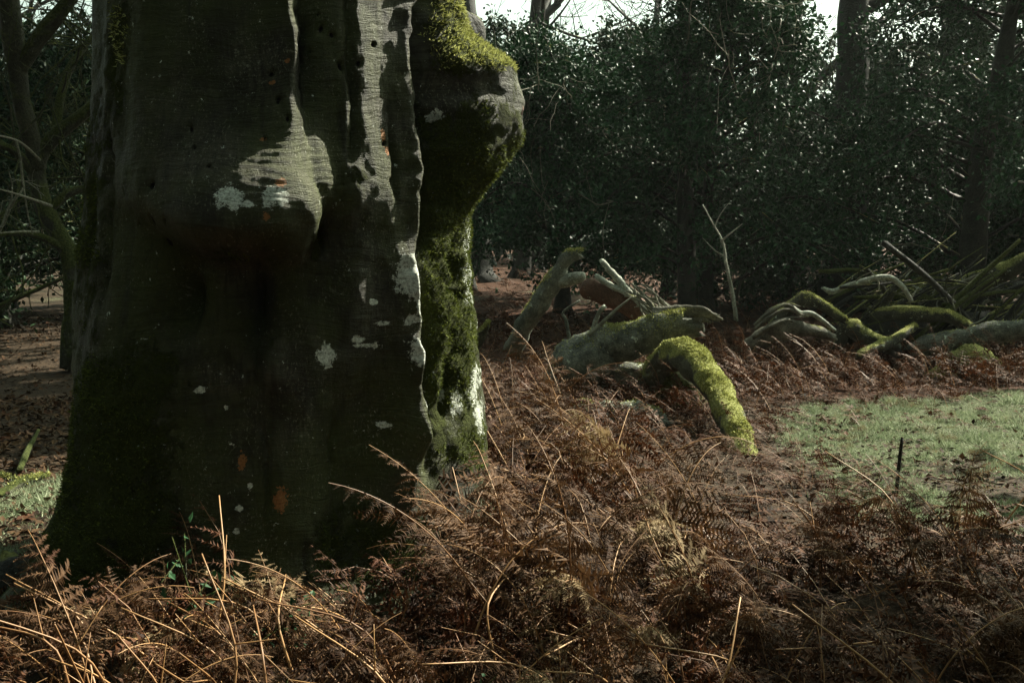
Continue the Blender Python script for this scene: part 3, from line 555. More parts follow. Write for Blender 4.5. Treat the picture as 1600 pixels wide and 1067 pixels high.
for k in range(120):
    u = random.uniform(1330, 1620); v = random.uniform(425, 540); L = random.uniform(50, 190); sl = random.gauss(-0.3, 0.42); y = random.uniform(11.0, 12.6); r = random.choice((0.010, 0.014, 0.018, 0.026, 0.036))
    mk = random.choice(('log_dark', 'bark_mossy', 'log_dark', 'bark_mossy', 'twig_pale', 'log_half'))
    dsc = {'log_dark': 'dark', 'bark_mossy': 'dull mossy', 'twig_pale': 'pale brown', 'log_half': 'green-topped mossy'}[mk] + (' long' if L > 120 else ' short') + (' slanting' if sl < -0.2 else ' level')
    log('fallen_branch', ('stout ' if r > 0.02 else 'thin ') + dsc + ' branch tangled in the brush pile', 'branch', [(u - L / 2, v - sl * L / 2 + 9, y, r), (u, v + random.uniform(-8, 8), y - 0.05, r), (u + L / 2, v + sl * L / 2, y - 0.1, r * 0.5)], M[mk], 6, 9, 0.2, 9, k, group=PILE)
for k in range(44):
    u = random.uniform(1330, 1610); v = random.uniform(430, 520); a_ = random.uniform(-2.6, -0.5); L = random.uniform(25, 70); y = random.uniform(10.7, 12.2); du, dv = math.cos(a_) * L, math.sin(a_) * L * 0.7
    mk = random.choice(('twig_pale', 'log_pale', 'bark_mossy'))
    log('brush_twig', {'twig_pale': 'brown', 'log_pale': 'whitish lichened', 'bark_mossy': 'mossy'}[mk] + (' long' if L > 48 else ' short') + ' fine broken twig sticking out of the brush pile', 'twig', [(u, v, y, 0.010), (u + du * 0.5 + random.uniform(-6, 6), v + dv * 0.5, y - 0.05, 0.008), (u + du, v + dv, y - 0.1, 0.004)], M[mk], 5, 7, 0.2, 9, 100 + k, group=PILE)
# a bare lichened sapling between log and hollies
sap = log('sapling', 'thin bare sapling with pale lichened stem behind the grey log', 'tree', [(1150, 500, 11.0, 0.022), (1144, 455, 11.0, 0.022), (1134, 410, 11.0, 0.018), (1130, 380, 11.0, 0.013), (1114, 350, 11.0, 0.008), (1098, 320, 11.0, 0.006)], M['log_pale'], 8, 30, 0.3, 20, 31,
    extra=(('branch', [(1150, 470, 11, 0.018), (1158, 440, 10.95, 0.014), (1168, 424, 10.9, 0.007)], M['log_dark'], 6), ('branch', [(1126, 378, 11, 0.014), (1140, 366, 10.95, 0.009), (1160, 350, 10.9, 0.004)], M['log_pale'], 5),
           ('branch', [(1116, 356, 11, 0.010), (1124, 338, 11, 0.007), (1138, 318, 11, 0.003)], M['log_pale'], 5), ('branch', [(1132, 400, 11, 0.012), (1118, 392, 10.95, 0.008), (1098, 372, 10.9, 0.003)], M['log_pale'], 5)))
log('dark_stick', 'thin dark stick standing upright in the sunlit grass', 'stick', [(1399, 790, 5.45, 0.010), (1404, 735, 5.45, 0.011), (1410, 684, 5.45, 0.009)], M['log_dark'], 6, 12, 0.15, 20, 32)
for k, (pts, lab) in enumerate((([(-40, 985, 3.7, 0.10), (5, 935, 3.75, 0.13), (15, 905, 3.8, 0.12), (10, 890, 3.85, 0.06)], 'black wet log end standing beside the beech root'), ([(30, 985, 3.85, 0.07), (42, 940, 3.9, 0.085), (46, 905, 3.95, 0.05)], 'smaller black stump between the log end and the beech root'))):
    log('cut_log', lab, 'log', pts, M['log_dark'], 16, 16, 0.2, 7, 40 + k, group='dark log ends by the root')
for k, (pts, lab) in enumerate((([(-60, 800, 5.2, 0.03), (0, 775, 5.4, 0.035), (35, 752, 5.6, 0.03), (75, 742, 5.8, 0.015)], 'mossy fallen stick lying on the leaf litter by the left grass'), ([(-50, 738, 5.9, 0.02), (10, 745, 5.9, 0.025), (60, 765, 5.7, 0.015)], 'thin mossy stick crossing another on the leaf litter'),
     ([(-30, 815, 5.0, 0.02), (30, 818, 5.0, 0.022), (70, 832, 4.95, 0.012)], 'short dark stick lying in the left grass'), ([(30, 735, 5.9, 0.02), (45, 700, 6.5, 0.02), (60, 672, 7.2, 0.012)], 'straight mossy twig pointing away over the leaf litter'))):
    log('fallen_stick', lab, 'stick', pts, M['bark_mossy' if k != 2 else 'log_dark'], 7, 14, 0.25, 12, 50 + k, group='sticks on the leaf litter', moss=250 if k < 2 else 0)

# ------------------------------------------------------------------ trees of the wood
def unit(a): return a / (np.linalg.norm(a, axis=-1, keepdims=True) + 1e-9)

def leaves(name, P, D, Nn, L, W, mat, fold=0.25):
    n = len(P); D = unit(D); S_ = unit(np.cross(D, Nn)); Nn = np.cross(S_, D); L = L[:, None]; W = W[:, None]
    mid = P + D * L * 0.45
    V = np.stack([P, mid + S_ * W + Nn * W * fold, P + D * L, mid - S_ * W + Nn * W * fold], 1).reshape(-1, 3)
    b = np.arange(n)[:, None] * 4
    F = np.concatenate([b + np.array([0, 1, 2]), b + np.array([0, 2, 3])])
    return mesh(name, V, F, mat, False)

def crown_on(tw, per, L, W, spread, upb=0.6, drop=0.0):
    """leaves along twig segments tw (n,2,3)"""
    n = len(tw); t = rng.uniform(0.1, 1.05, (n, per, 1)); P = tw[:, None, 0] + (tw[:, None, 1] - tw[:, None, 0]) * t
    P = (P + rng.normal(0, spread, (n, per, 3))).reshape(-1, 3)
    D = unit(rng.normal(0, 1, (len(P), 3)) + np.repeat(unit(tw[:, 1] - tw[:, 0]), per, 0) * 0.8 - np.array((0, 0, drop)))
    N = rng.normal(0, 0.6, (len(P), 3)) + np.array((0, 0, upb))
    return P, D, N, L * rng.uniform(0.6, 1.25, len(P)), W * rng.uniform(0.6, 1.2, len(P))

def holly(x, y, H, R, low, nbr, ntw, per, mat, label, leaf=0.088, trunk_r=0.13, stems=1, keep=None, group='hollies behind the clearing', droop=0.35, name='holly_tree', cat='tree', bare=0):
    z0 = float(gh(x, y)) - 0.1
    root = empty(name, (x, y, z0), label, cat, group)
    top = None
    for s_ in range(stems):
        ox, oy = (0, 0) if stems == 1 else rng.normal(0, 0.35, 2)
        C = [np.array((ox, oy, 0.0))]; d = np.array((ox * 0.25, oy * 0.25, 1.0))
        for k in range(9): d = unit(d + rng.normal(0, 0.07, 3) * np.array((1, 1, 0.2))); C.append(C[-1] + d * H * 0.95 / 9)
        C = np.array(C); Q = spline(C, 26); rad = trunk_r * (1 - 0.8 * np.linspace(0, 1, 26)) * (1 + 0.7 * np.exp(-np.linspace(0, 1, 26) * 22)) / (1 if stems == 1 else 1.5)
        V, F = tube(Q, rad, 10, 0.2, 3, s_ + int(x * 7) % 50); m = MB(); m.add(V, F); obj('trunk', m.mesh('trunk', M['bark_far']), root)
        top = Q if top is None else np.vstack([top, Q])
    tws = []; mb = MB()
    for k in range(nbr):
        f = rng.uniform(0, 1) ** 0.9; hz = low + (H - low) * f * 0.93
        c = top[np.argmin(np.abs(top[:, 2] - hz + rng.uniform(0, 0.6)))]
        ang = k * 2.399 + rng.uniform(-0.5, 0.5); rr = R * (1.0 - 0.75 * f ** 1.6) * rng.uniform(0.65, 1.15)
        e = c + np.array((math.cos(ang) * rr, math.sin(ang) * rr, -droop * rr * rng.uniform(0.2, 1.2) + 0.25 * rr)); e[2] = max(e[2], low * rng.uniform(0.75, 1.0))
        mid = (c + e) / 2 + np.array((0, 0, 0.22 * rr)) + rng.normal(0, 0.1, 3)
        Q = spline([c, mid, e], 9); V, F = tube(Q, np.linspace(0.035, 0.007, 9), 4, cap=False); mb.add(V, F)
        t = rng.uniform(0.12, 1.0, ntw) ** 0.75; i0 = np.minimum((t * 8).astype(int), 7); b0 = Q[i0] + (Q[i0 + 1] - Q[i0]) * (t * 8 - i0)[:, None]
        dd = unit(rng.normal(0, 0.75, (ntw, 3)) + unit(e - c) * 0.5 + np.array((0, 0, -0.12)))
        tws.append(np.stack([b0, b0 + dd * rng.uniform(0.25, 0.75, (ntw, 1))], 1))
    tw = np.concatenate(tws)
    for a, b_ in tw[::2]:
        V, F = tube(np.array([a, (a + b_) / 2 + rng.normal(0, 0.03, 3), b_]), np.array((0.006, 0.005, 0.003)), 3, cap=False); mb.add(V, F)
    obj('branches', mb.mesh('branches', M['bark_far']), root, kind='stuff')
    if bare:
        for k in range(bare):
            fr = tw[tw[:, 0, 1] < -0.6]; a = fr[rng.integers(len(fr))][0]; m = MB(); out = unit(np.array((a[0], a[1] - 1.6, 0)) + rng.normal(0, 0.5, 3))
            st = a + np.array((0, -0.1, 0)); grow(m, st, out + np.array((0, -0.5, rng.uniform(-0.6, 0.3))), rng.uniform(0.9, 1.8), 0.012, 1, 0.7, (2, 5), 4, 0.0, 0.0035, None, 0.22, 7)
            obj('bare_branch', m.mesh('bare_branch', M['twig_pale']), root)
    P, D, N, L, W = crown_on(tw, per, leaf, leaf * 0.30, 0.075)
    k = P[:, 2] > low * 0.55
    if keep is not None: k &= keep(P + np.array((x, y, z0)))
    obj('crown', leaves('crown', P[k], D[k], N[k], L[k], W[k], mat), root, kind='stuff')
    return root

holly(0.9, 17.5, 5.3, 2.8, 0.95, 64, 30, 25, M['holly'], 'dark glossy holly tree directly behind the upright broken limb', bare=14)
holly(3.2, 16.2, 5.6, 2.9, 0.8, 66, 30, 25, M['holly'], 'broad dark holly tree behind the grey log and bare sapling', bare=16)
holly(6.9, 15.2, 7.6, 3.2, 0.8, 66, 30, 26, M['holly'], 'tall dense holly tree rising behind the torn stump', trunk_r=0.24, bare=9)
holly(9.3, 16.0, 6.6, 2.9, 0.7, 56, 28, 26, M['holly2'], 'olive-green holly tree behind the brush pile', bare=6)
holly(-1.0, 24.0, 6.6, 2.7, 1.6, 44, 26, 19, M['holly2'], 'distant holly tree glimpsed just right of the beech burl', leaf=0.125, bare=3)
holly(2.4, 22.5, 6.4, 2.8, 1.8, 44, 26, 19, M['holly2'], 'tall holly tree in the second row behind the broken limb', leaf=0.125)
holly(9.2, 21.5, 10.5, 3.0, 1.6, 50, 26, 19, M['holly2'], 'tallest holly tree in the second row behind the dense holly', leaf=0.125)
holly(12.2, 20.5, 10, 3.0, 1.4, 50, 26, 19, M['holly2'], 'dark holly tree in the second row beyond the brush pile', leaf=0.125)
holly(-9.6, 19, 5.8, 2.8, 0.5, 46, 26, 20, M['holly2'], 'dim holly tree behind the mossy crooked tree', leaf=0.125)
holly(-13.0, 24, 7, 3.0, 1.2, 34, 20, 18, M['holly2'], 'far holly tree at the edge of the leaf-strewn glade', leaf=0.14)

holly(-8.0, 15.5, 5.2, 2.6, 0.5, 50, 28, 22, M['holly2'], 'thin dusky holly behind the boughs of the mossy crooked tree', leaf=0.10)
holly(-5.9, 20, 5.6, 2.6, 0.6, 46, 26, 19, M['holly2'], 'dusky holly beside the left edge of the beech trunk', leaf=0.12)
holly(5.2, 18.9, 4.4, 2.4, 0.35, 46, 28, 22, M['holly2'], 'dim holly filling the space between the two broad hollies', leaf=0.10, name='holly_bush', cat='bush')
holly(7.9, 17.8, 3.4, 1.9, 0.3, 30, 24, 20, M['holly2'], 'low dark holly bush behind the brush pile', leaf=0.10, name='holly_bush', cat='bush')
holly(11.3, 17.5, 3.4, 1.9, 0.3, 30, 24, 20, M['holly2'], 'low holly bush beyond the far end of the brush pile', leaf=0.10, name='holly_bush', cat='bush')

def bare_tree(x, y, H, r, label, lean=(0, 0), mat='bark_dark', depth=3, first=0.35, nl=9, spread=0.6, name='bare_tree', group='bare trees of the wood', seg=10, crooked=0.05, limb_len=0.4):
    z0 = float(gh(x, y)) - 0.12; root = empty(name, (x, y, z0), label, 'tree', group)
    C = [np.zeros(3)]; d = unit(np.array((lean[0], lean[1], 1.0)))
    for k in range(10): d = unit(d + rng.normal(0, crooked, 3)); C.append(C[-1] + d * H / 10)
    Q = spline(np.array(C), 40); t = np.linspace(0, 1, 40); R = r * (1 - 0.85 * t) * (1 + 0.6 * np.exp(-t * H * 5.0))
    V, F = tube(Q, R, seg + 4, 0.3, 2.6, int(abs(x) * 9) % 40); m = MB(); m.add(V, F); obj('trunk', m.mesh('trunk', M[mat]), root)
    for k in range(nl):
        f = first + (0.98 - first) * k / max(nl - 1, 1); i0 = int(f * 39); ang = k * 2.4 + rng.uniform(-0.4, 0.4); mb = MB()
        grow(mb, Q[i0], (math.cos(ang), math.sin(ang), 0.75), H * limb_len * (1.15 - f) * rng.uniform(0.8, 1.2), R[i0] * 0.55, depth, spread, (3, 4), 4, 0.12, 0.008, None, 0.12, 5)
        obj('limb', mb.mesh('limb', M[mat]), root)
    return root

bare_tree(-1.15, 29.5, 15, 0.62, 'big dark flared trunk standing just right of the beech edge', first=0.4)
bare_tree(7.4, 26.5, 17, 0.40, 'tall bare tree silhouetted in the bright gap between the hollies', first=0.30, nl=11)
bare_tree(0.25, 31, 15, 0.30, 'slim bare tree silhouetted in the bright gap beside the burl', lean=(0.03, 0), first=0.3, nl=10)
bare_tree(5.95, 17.9, 11, 0.42, 'stout dark trunk standing among the hollies left of the brush pile', first=0.5, nl=6)
bare_tree(5.35, 19.3, 6.5, 0.15, 'leaning mossy pale stem among the hollies', lean=(-0.32, 0), mat='bark_mossy', first=0.5, nl=4)
bare_tree(3.1, 20, 8, 0.14, 'straight slim dark stem under the broad holly', first=0.5, nl=4)
bare_tree(3.75, 19.6, 8, 0.12, 'second slim dark stem under the broad holly', first=0.5, nl=4)
bare_tree(0.9, 36, 12, 0.28, 'far dark tree standing in the orange bracken beyond the clearing', first=0.3)
bare_tree(5.0, 38, 14, 0.30, 'far slender tree beyond the hollies', first=0.3)
bare_tree(-17, 34, 15, 0.35, 'far bare tree beyond the leaf-strewn glade', first=0.3)
bare_tree(-11.5, 30, 14, 0.3, 'bare tree against the sky behind the mossy crooked tree', first=0.25, nl=12)
bare_tree(-14.5, 42, 16, 0.4, 'farthest bare tree beyond the glade', first=0.25, nl=10)
bare_tree(14, 34, 15, 0.4, 'far bare tree behind the second row of hollies', first=0.3)

bare_tree(-7.1, 12.6, 4.6, 0.07, 'thin tangled bare shrub behind the mossy crooked tree', mat='bark_mossy', first=0.1, nl=12, crooked=0.16, spread=0.8, limb_len=0.5)
bare_tree(-5.6, 13.6, 4.8, 0.06, 'slender twiggy shrub between the mossy tree and the beech', mat='bark_mossy', first=0.15, nl=11, crooked=0.14, spread=0.8, limb_len=0.5)
# the crooked mossy tree left of the beech
ct = empty('mossy_tree', (-4.9, 10.6, float(gh(-4.9, 10.6)) - 0.1), 'crooked many-limbed tree with mossy green boughs left of the beech', 'tree')
base = np.array((-4.9, 10.6, float(gh(-4.9, 10.6)) - 0.1))
def ctb(pts, name='bough', mat='bark_mossy', tw=9):
    Q = spline([(*(at(*p[:3]) - base), p[3]) for p in pts], 24); V, F = tube(Q[:, :3], Q[:, 3], 10, 0.22, 5, int(pts[0][0]) % 30); m = MB(); m.add(V, F)
    for k in range(tw):
        i0 = rng.integers(6, 23); dd = rng.normal(0, 1, 3); dd[1] *= 0.4; grow(m, Q[i0, :3], dd, rng.uniform(0.5, 1.2), 0.014, 2, 0.8, (2, 5), 4, 0.1, 0.003, None, 0.2, 6)
    obj(name, m.mesh(name, M[mat]), ct)
ctb([(112, 575, 10.6, 0.13), (116, 480, 10.6, 0.11), (110, 400, 10.6, 0.10), (72, 330, 10.6, 0.095), (58, 260, 10.6, 0.09), (85, 215, 10.6, 0.08), (140, 170, 10.6, 0.06), (230, 90, 10.7, 0.03)], 'trunk')
ctb([(60, 265, 10.6, 0.085), (35, 160, 10.4, 0.09), (20, 60, 10.2, 0.10), (10, -60, 10.0, 0.09), (0, -240, 10, 0.05)])
ctb([(30, 110, 10.3, 0.07), (62, 60, 10.2, 0.08), (100, 10, 10.1, 0.07), (150, -60, 10.0, 0.05), (200, -180, 10, 0.03)])
ctb([(85, 215, 10.6, 0.05), (98, 140, 10.7, 0.045), (120, 90, 10.8, 0.035), (160, 40, 10.9, 0.02)])
ctb([(110, 405, 10.6, 0.06), (85, 380, 10.5, 0.045), (40, 365, 10.3, 0.03), (-30, 372, 10, 0.015)], tw=3)
ctb([(75, 330, 10.6, 0.05), (110, 300, 10.7, 0.045), (150, 290, 10.8, 0.03), (220, 250, 10.9, 0.02)])
ctb([(55, 275, 10.6, 0.05), (20, 235, 10.4, 0.04), (-40, 215, 10.2, 0.02)])
for k, (pts) in enumerate(([(62, 250, 10.4, 0.016), (30, 222, 9.4, 0.012), (-10, 210, 8.8, 0.006)], [(80, 322, 10.3, 0.016), (40, 308, 9.2, 0.012), (0, 296, 8.6, 0.008), (-30, 290, 8.2, 0.004)], [(60, 362, 10.2, 0.014), (30, 362, 9.4, 0.01), (-20, 366, 8.9, 0.004)])):
    ctb(pts, 'bare_branch', 'twig_pale', 1)

# evergreens added, mostly out of view; their crowns keep the place dark
def evergreen(x, y, H, R, low, label, nsp=3900, sp=0.50):
    z0 = float(gh(x, y)) - 0.1; root = empty('shade_tree', (x, y, z0), label, 'tree', 'evergreens added to shade the glade')
    Q = spline([(0, 0, 0), (rng.normal(0, .2), rng.normal(0, .2), H * 0.5), (rng.normal(0, .3), rng.normal(0, .3), H)], 20)
    V, F = tube(Q, 0.15 * (1 - 0.85 * np.linspace(0, 1, 20)), 10, 0.15, 2); m = MB(); m.add(V, F); obj('trunk', m.mesh('trunk', M['bark_far']), root)
    mb = MB(); tw = []
    for k in range(34):
        f = (k + 0.5) / 34; zc = low + (H - low) * f; rr = R * (1 - 0.7 * f ** 1.5) * rng.uniform(0.7, 1.1); a = k * 2.4; c = np.array((0, 0, zc)); e = c + np.array((math.cos(a) * rr, math.sin(a) * rr, rng.uniform(-0.3, 0.5)))
        q = spline([c, (c + e) / 2 + np.array((0, 0, 0.3)), e], 6); V, F = tube(q, np.linspace(0.05, 0.012, 6), 4, cap=False); mb.add(V, F); tw += [(q[i], q[i + 1]) for i in range(1, 5)]
    obj('branches', mb.mesh('branches', M['bark_far']), root, kind='stuff'); tw = np.array(tw)
    P, D, N, L, W = crown_on(tw, max(nsp // len(tw), 1), sp, sp * 0.28, 0.38, 1.2)
    G_ = P + np.array((x, y, z0)); u_, v_, dp_ = px(G_ + np.array((0, 1e-6, 0))); k = (dp_ < 0.2) | (u_ < -250) | (u_ > 1850) | (v_ < -250)
    obj('crown', leaves('crown', P[k], D[k], N[k], L[k], W[k], M['far']), root, kind='stuff')
EV = [(-4.6, -2.6, 1.2), (5.4, -2.0, 1.2), (8.2, 0.6, 1.5), (-7.2, 0.4, 1.5), (-9.8, 4.2, 3), (-14.5, 8, 3), (9.5, -5, 1), (-9.0, -5.0, 1), (-14, 1, 2), (13.5, 3, 2), (14, -3, 1), (-18, 13, 3), (-13, -9, 1), (-3.5, -12, 1), (5, -12, 1)]  # added out of view to cut the sky light
SUNNY = [(7.2, 5.9, 2.8, 1900), (13.5, 9.5, 4.5, 900), (6.4, 3.4, 3.0, 1800)]  # added on the sun side to dapple the near bracken
evergreen(2.65, 15.0, 13.5, 4.2, 6.0, 'evergreen added for shade, its dark trunk rising among the hollies behind the grey log')  # trunk stands for a dark stem there; crown added to shade the glade
evergreen(-1.6, 16.8, 13.0, 3.8, 6.5, 'unseen evergreen whose added crown shades the glade behind the beech')
EVL = ['with the lowest branches close behind the viewpoint', 'far behind the viewpoint', 'standing in the open to the sunny side', 'standing over the shaded leaf-strewn glade']
for k, (x, y, lo, ns) in enumerate(SUNNY): evergreen(x, y, 11.0, 2.5, lo, ('unseen thin evergreen added for dapple beyond the sunny edge of the grass', 'unseen tall thin evergreen added for dapple far off on the sunny side', 'unseen slender thin evergreen added for dapple beside the grass')[k], ns)
for k, (x, y, lo) in enumerate(EV):
    evergreen(x, y, rng.uniform(11, 14), rng.uniform(3.6, 4.6), lo, 'unseen evergreen added for shade, ' + EVL[(0 if y > -6 else 1) if y < 0.5 and abs(x) < 13.2 else (2 if x > 0 else 3)])

# ------------------------------------------------------------------ the wood far behind, one dim mass
n = 54000
fx = rng.uniform(-46, 46, n); fy = rng.uniform(44, 62, n)
hmax = 8.0 + 2.4 * sstep(-6, 12, fx) - 2.5 * sstep(-8, -20, fx) * 0 + 2.0 * fbm(np.stack([fx * 0.16, fy * 0.05, 0 * fx], -1), 3, 61) * 2
hmax = hmax + 1.5 - 4.5 * np.exp(-((fx - 0.8 - 0.02 * fy) / 3.2) ** 2) - 5.0 * np.exp(-((fx - 14.5) / 3.0) ** 2) - 2.5 * np.exp(-((fx + 25) / 7) ** 2)
fz = rng.uniform(0, 1, n) ** 0.8 * np.clip(hmax, 3, 13)
P = np.stack([fx, fy, fz], -1)
kk = fbm(P * 0.5, 3, 62) > -0.12
P = P[kk]; D = unit(rng.normal(0, 1, P.shape)); N = rng.normal(0, 1, P.shape)
obj('far_wood', leaves('far_wood', P, D, N, rng.uniform(0.35, 0.85, len(P)), rng.uniform(0.11, 0.24, len(P)), M['far']), None, 'dim mass of distant woodland closing the view', 'woodland', kind='stuff')

# ------------------------------------------------------------------ bracken
def pinna(nk, seed, curl=0.25, sweep=0.35):
    """one leaflet, unit length along +X, in XY, midrib plus tapering pinnules"""
    r = np.random.default_rng(seed); V = []; F = []
    zc = lambda x: -curl * x * x
    V += [(0, -0.012, 0), (0, 0.012, 0), (0.5, -0.009, zc(0.5)), (0.5, 0.009, zc(0.5)), (1, 0, zc(1))]; F += [(0, 2, 3), (0, 3, 1), (2, 4, 3)]
    for k in range(nk):
        x = 0.06 + 0.92 * k / nk
        for s_ in (-1, 1):
            if r.random() < 0.06: continue
            L = 0.25 * (1 - x) ** 0.7 * r.uniform(0.7, 1.15) + 0.02; wd = 0.80 / nk * r.uniform(0.8, 1.1); b0 = len(V); dz = -L * r.uniform(0.1, 0.9) * (1 if r.random() < 0.8 else -0.5)
            V += [(x - wd / 2, 0, zc(x)), (x + wd / 2, 0, zc(x)), (x + L * sweep + wd * 0.2, s_ * L, zc(x) + dz)]
            F.append((b0, b0 + 1, b0 + 2) if s_ > 0 else (b0, b0 + 2, b0 + 1))
    return np.array(V, float), np.array(F)

def frond_curve(L, lean, arch, seed):
    r = np.random.default_rng(seed); a = lean; p = np.zeros(3); C = [p.copy()]; side = 0; n = 22
    for k in range(n):
        a += arch / n * (0.3 + 1.4 * k / n); side += r.normal(0, 0.05)
        p = p + L / n * np.array((math.sin(a), math.sin(side) * 0.5, math.cos(a))); C.append(p.copy())
    return np.array(C)

def frond(seed, L, lean, arch, npin, nk, wid, start=0.38, curl=0.3, sag=0.35, drop=0.1):
    """-> curve, list of (matrix 4x4, pinna seed)"""
    r = np.random.default_rng(seed + 99); C = frond_curve(L, lean, arch, seed); T, N, B = frames(C)
    side = unit(np.cross(T, np.array((0, 0, 1.0)) * 1.0 + 0 * T)); up = np.cross(side, T); mats = []
    for k in range(npin):
        t = start + (0.985 - start) * (k + 0.5) / npin; f = t * (len(C) - 1); i0 = int(f); p = C[i0] + (C[min(i0 + 1, len(C) - 1)] - C[i0]) * (f - i0)
        q = (k + 0.5) / npin; ln = wid * (1 - q) ** 0.85 * (0.65 + 0.35 * min(1, q * 6)) + 0.015
        for s_ in (-1, 1):
            if r.random() < drop: continue
            x = unit(side[i0] * s_ + T[i0] * (0.35 + 0.5 * q + r.normal(0, 0.14)) + np.array((0, 0, -sag * r.uniform(0.2, 1.5))) + up[i0] * r.normal(0, 0.15))
            z = unit(up[i0] + r.normal(0, 0.35, 3)); y = unit(np.cross(z, x)); z = np.cross(x, y); l = ln * r.uniform(0.75, 1.15)
            Mx = np.eye(4); Mx[:3, 0] = x * l; Mx[:3, 1] = y * l * r.uniform(0.75, 1.1); Mx[:3, 2] = z * l; Mx[:3, 3] = p
            mats.append((Mx, int(r.integers(0, 6))))
    return C, mats

PN = {nk: [pinna(nk, 100 + k, 0.15 + 0.12 * k, 0.35) for k in range(6)] for nk in (5, 8, 14)}
def frond_mesh(seed, nk, sw=0.0032, stalk_seg=5, **kw):
    C, mats = frond(seed, nk=nk, **kw); mb = MB(); ms = MB()
    V, F = tube(C, np.linspace(sw * 1.35, sw * 0.35, len(C)), stalk_seg, cap=False); ms.add(V, F)
    for Mx, k in mats:
        V, F = PN[nk][k]; mb.add(V @ Mx[:3, :3].T + Mx[:3, 3], F)
    return mb, ms, C, mats

VAR = []
for k in range(16):
    r = np.random.default_rng(500 + k)
    kw = dict(L=r.uniform(0.62, 1.0), lean=r.uniform(0.15, 0.75), arch=r.uniform(0.6, 1.9), npin=int(r.integers(10, 16)), wid=r.uniform(0.17, 0.28), start=r.uniform(0.30, 0.46), sag=r.uniform(0.1, 0.6), drop=r.uniform(0.03, 0.22))
    mb, ms, C, mats = frond_mesh(500 + k, 14, 0.0034, 5, **kw)
    VAR.append((mb.mesh('blade', M['fern'], False), ms.mesh('stalk', M['stalk']), C, mats, kw))
PME = [mesh('leaflet', V, F, M['fern'], False) for V, F in PN[14]]
PMP = [mesh('leaflet', V, F, M['fern_pale'], False) for V, F in PN[14]]

def clear_of_trunk(x, y, pad=0.0):
    d = math.hypot(x - TX, y - TY); return d > 0.95 + pad
nobj = 0
def put_frond(x, y, rz, k, s_, label, group, hero=False, pale=False, tilt=(0, 0)):
    blade, stalk, C, mats, kw = VAR[k]
    kw_ = kw; look = ('pale tan ' if pale else '') + ('collapsed ' if abs(tilt[1]) > 0.35 or kw_['lean'] > 0.62 else 'arching ' if kw_['arch'] > 1.35 else 'leaning ' if kw_['lean'] > 0.4 else 'upright ') + ('large' if s_ * kw_['L'] > 0.68 else 'small' if s_ * kw_['L'] < 0.5 else 'middling')
    o = empty('bracken_frond', (x, y, float(gh(x, y)) - 0.02), look + ' ' + (label if not pale else label.replace('dead brown ', 'dead ')), 'fern', group, rz)
    o.rotation_euler = (tilt[0], tilt[1], rz); o.scale = (s_, s_, s_)
    st = obj('stalk', stalk, o)
    if hero:
        for Mx, q in mats:
            c = obj('leaflet', (PMP if pale else PME)[q], o); c.matrix_local = Matrix(Mx.tolist())
    else: obj('blade', blade, o, kind='stuff')
    return o

# zones: x0,x1,y0,y1, count, scale lo/hi, label, group
ZN = [(-0.55, 0.35, 2.9, 3.9, 32, 0.75, 1.05, "dead brown bracken frond against the beech root's sunny side", 'bracken beside the beech'),
      (-1.9, -0.5, 2.5, 3.2, 22, 0.6, 0.85, 'dead brown bracken frond growing close under the beech trunk', 'bracken under the beech'),
      (-1.6, 0.35, 1.95, 3.25, 80, 0.55, 0.85, 'dead brown bracken frond growing in front of the beech roots', 'bracken before the beech'),
      (-0.2, 0.75, 3.1, 6.9, 82, 0.75, 1.1, 'dead brown bracken frond between the beech and the mossy bough', 'bracken between beech and bough'),
      (0.5, 2.6, 2.2, 4.2, 90, 0.55, 0.85, 'dead brown bracken frond on the near side of the grass', 'bracken before the grass')]
nf = 0
for x0, x1, y0, y1, cnt, s0, s1, lab, grp in ZN:
    for k in range(cnt):
        for _ in range(30):
            x, y = random.uniform(x0, x1), random.uniform(y0, y1)
            if clear_of_trunk(x, y, 0.1) and abs(x) < 0.56 * y + 0.25: break
        rz = math.pi + random.gauss(0, 1.2) if random.random() < 0.6 else random.uniform(0, 6.28)
        s_ = random.uniform(s0, s1) * (0.8 if y < 2.4 else 1)
        put_frond(x, y, rz, random.randrange(16), s_, lab, grp, hero=(nf % 7 == 0), pale=(nf % 21 == 0), tilt=(random.gauss(0, 0.22), random.gauss(0, 0.22))); nf += 1

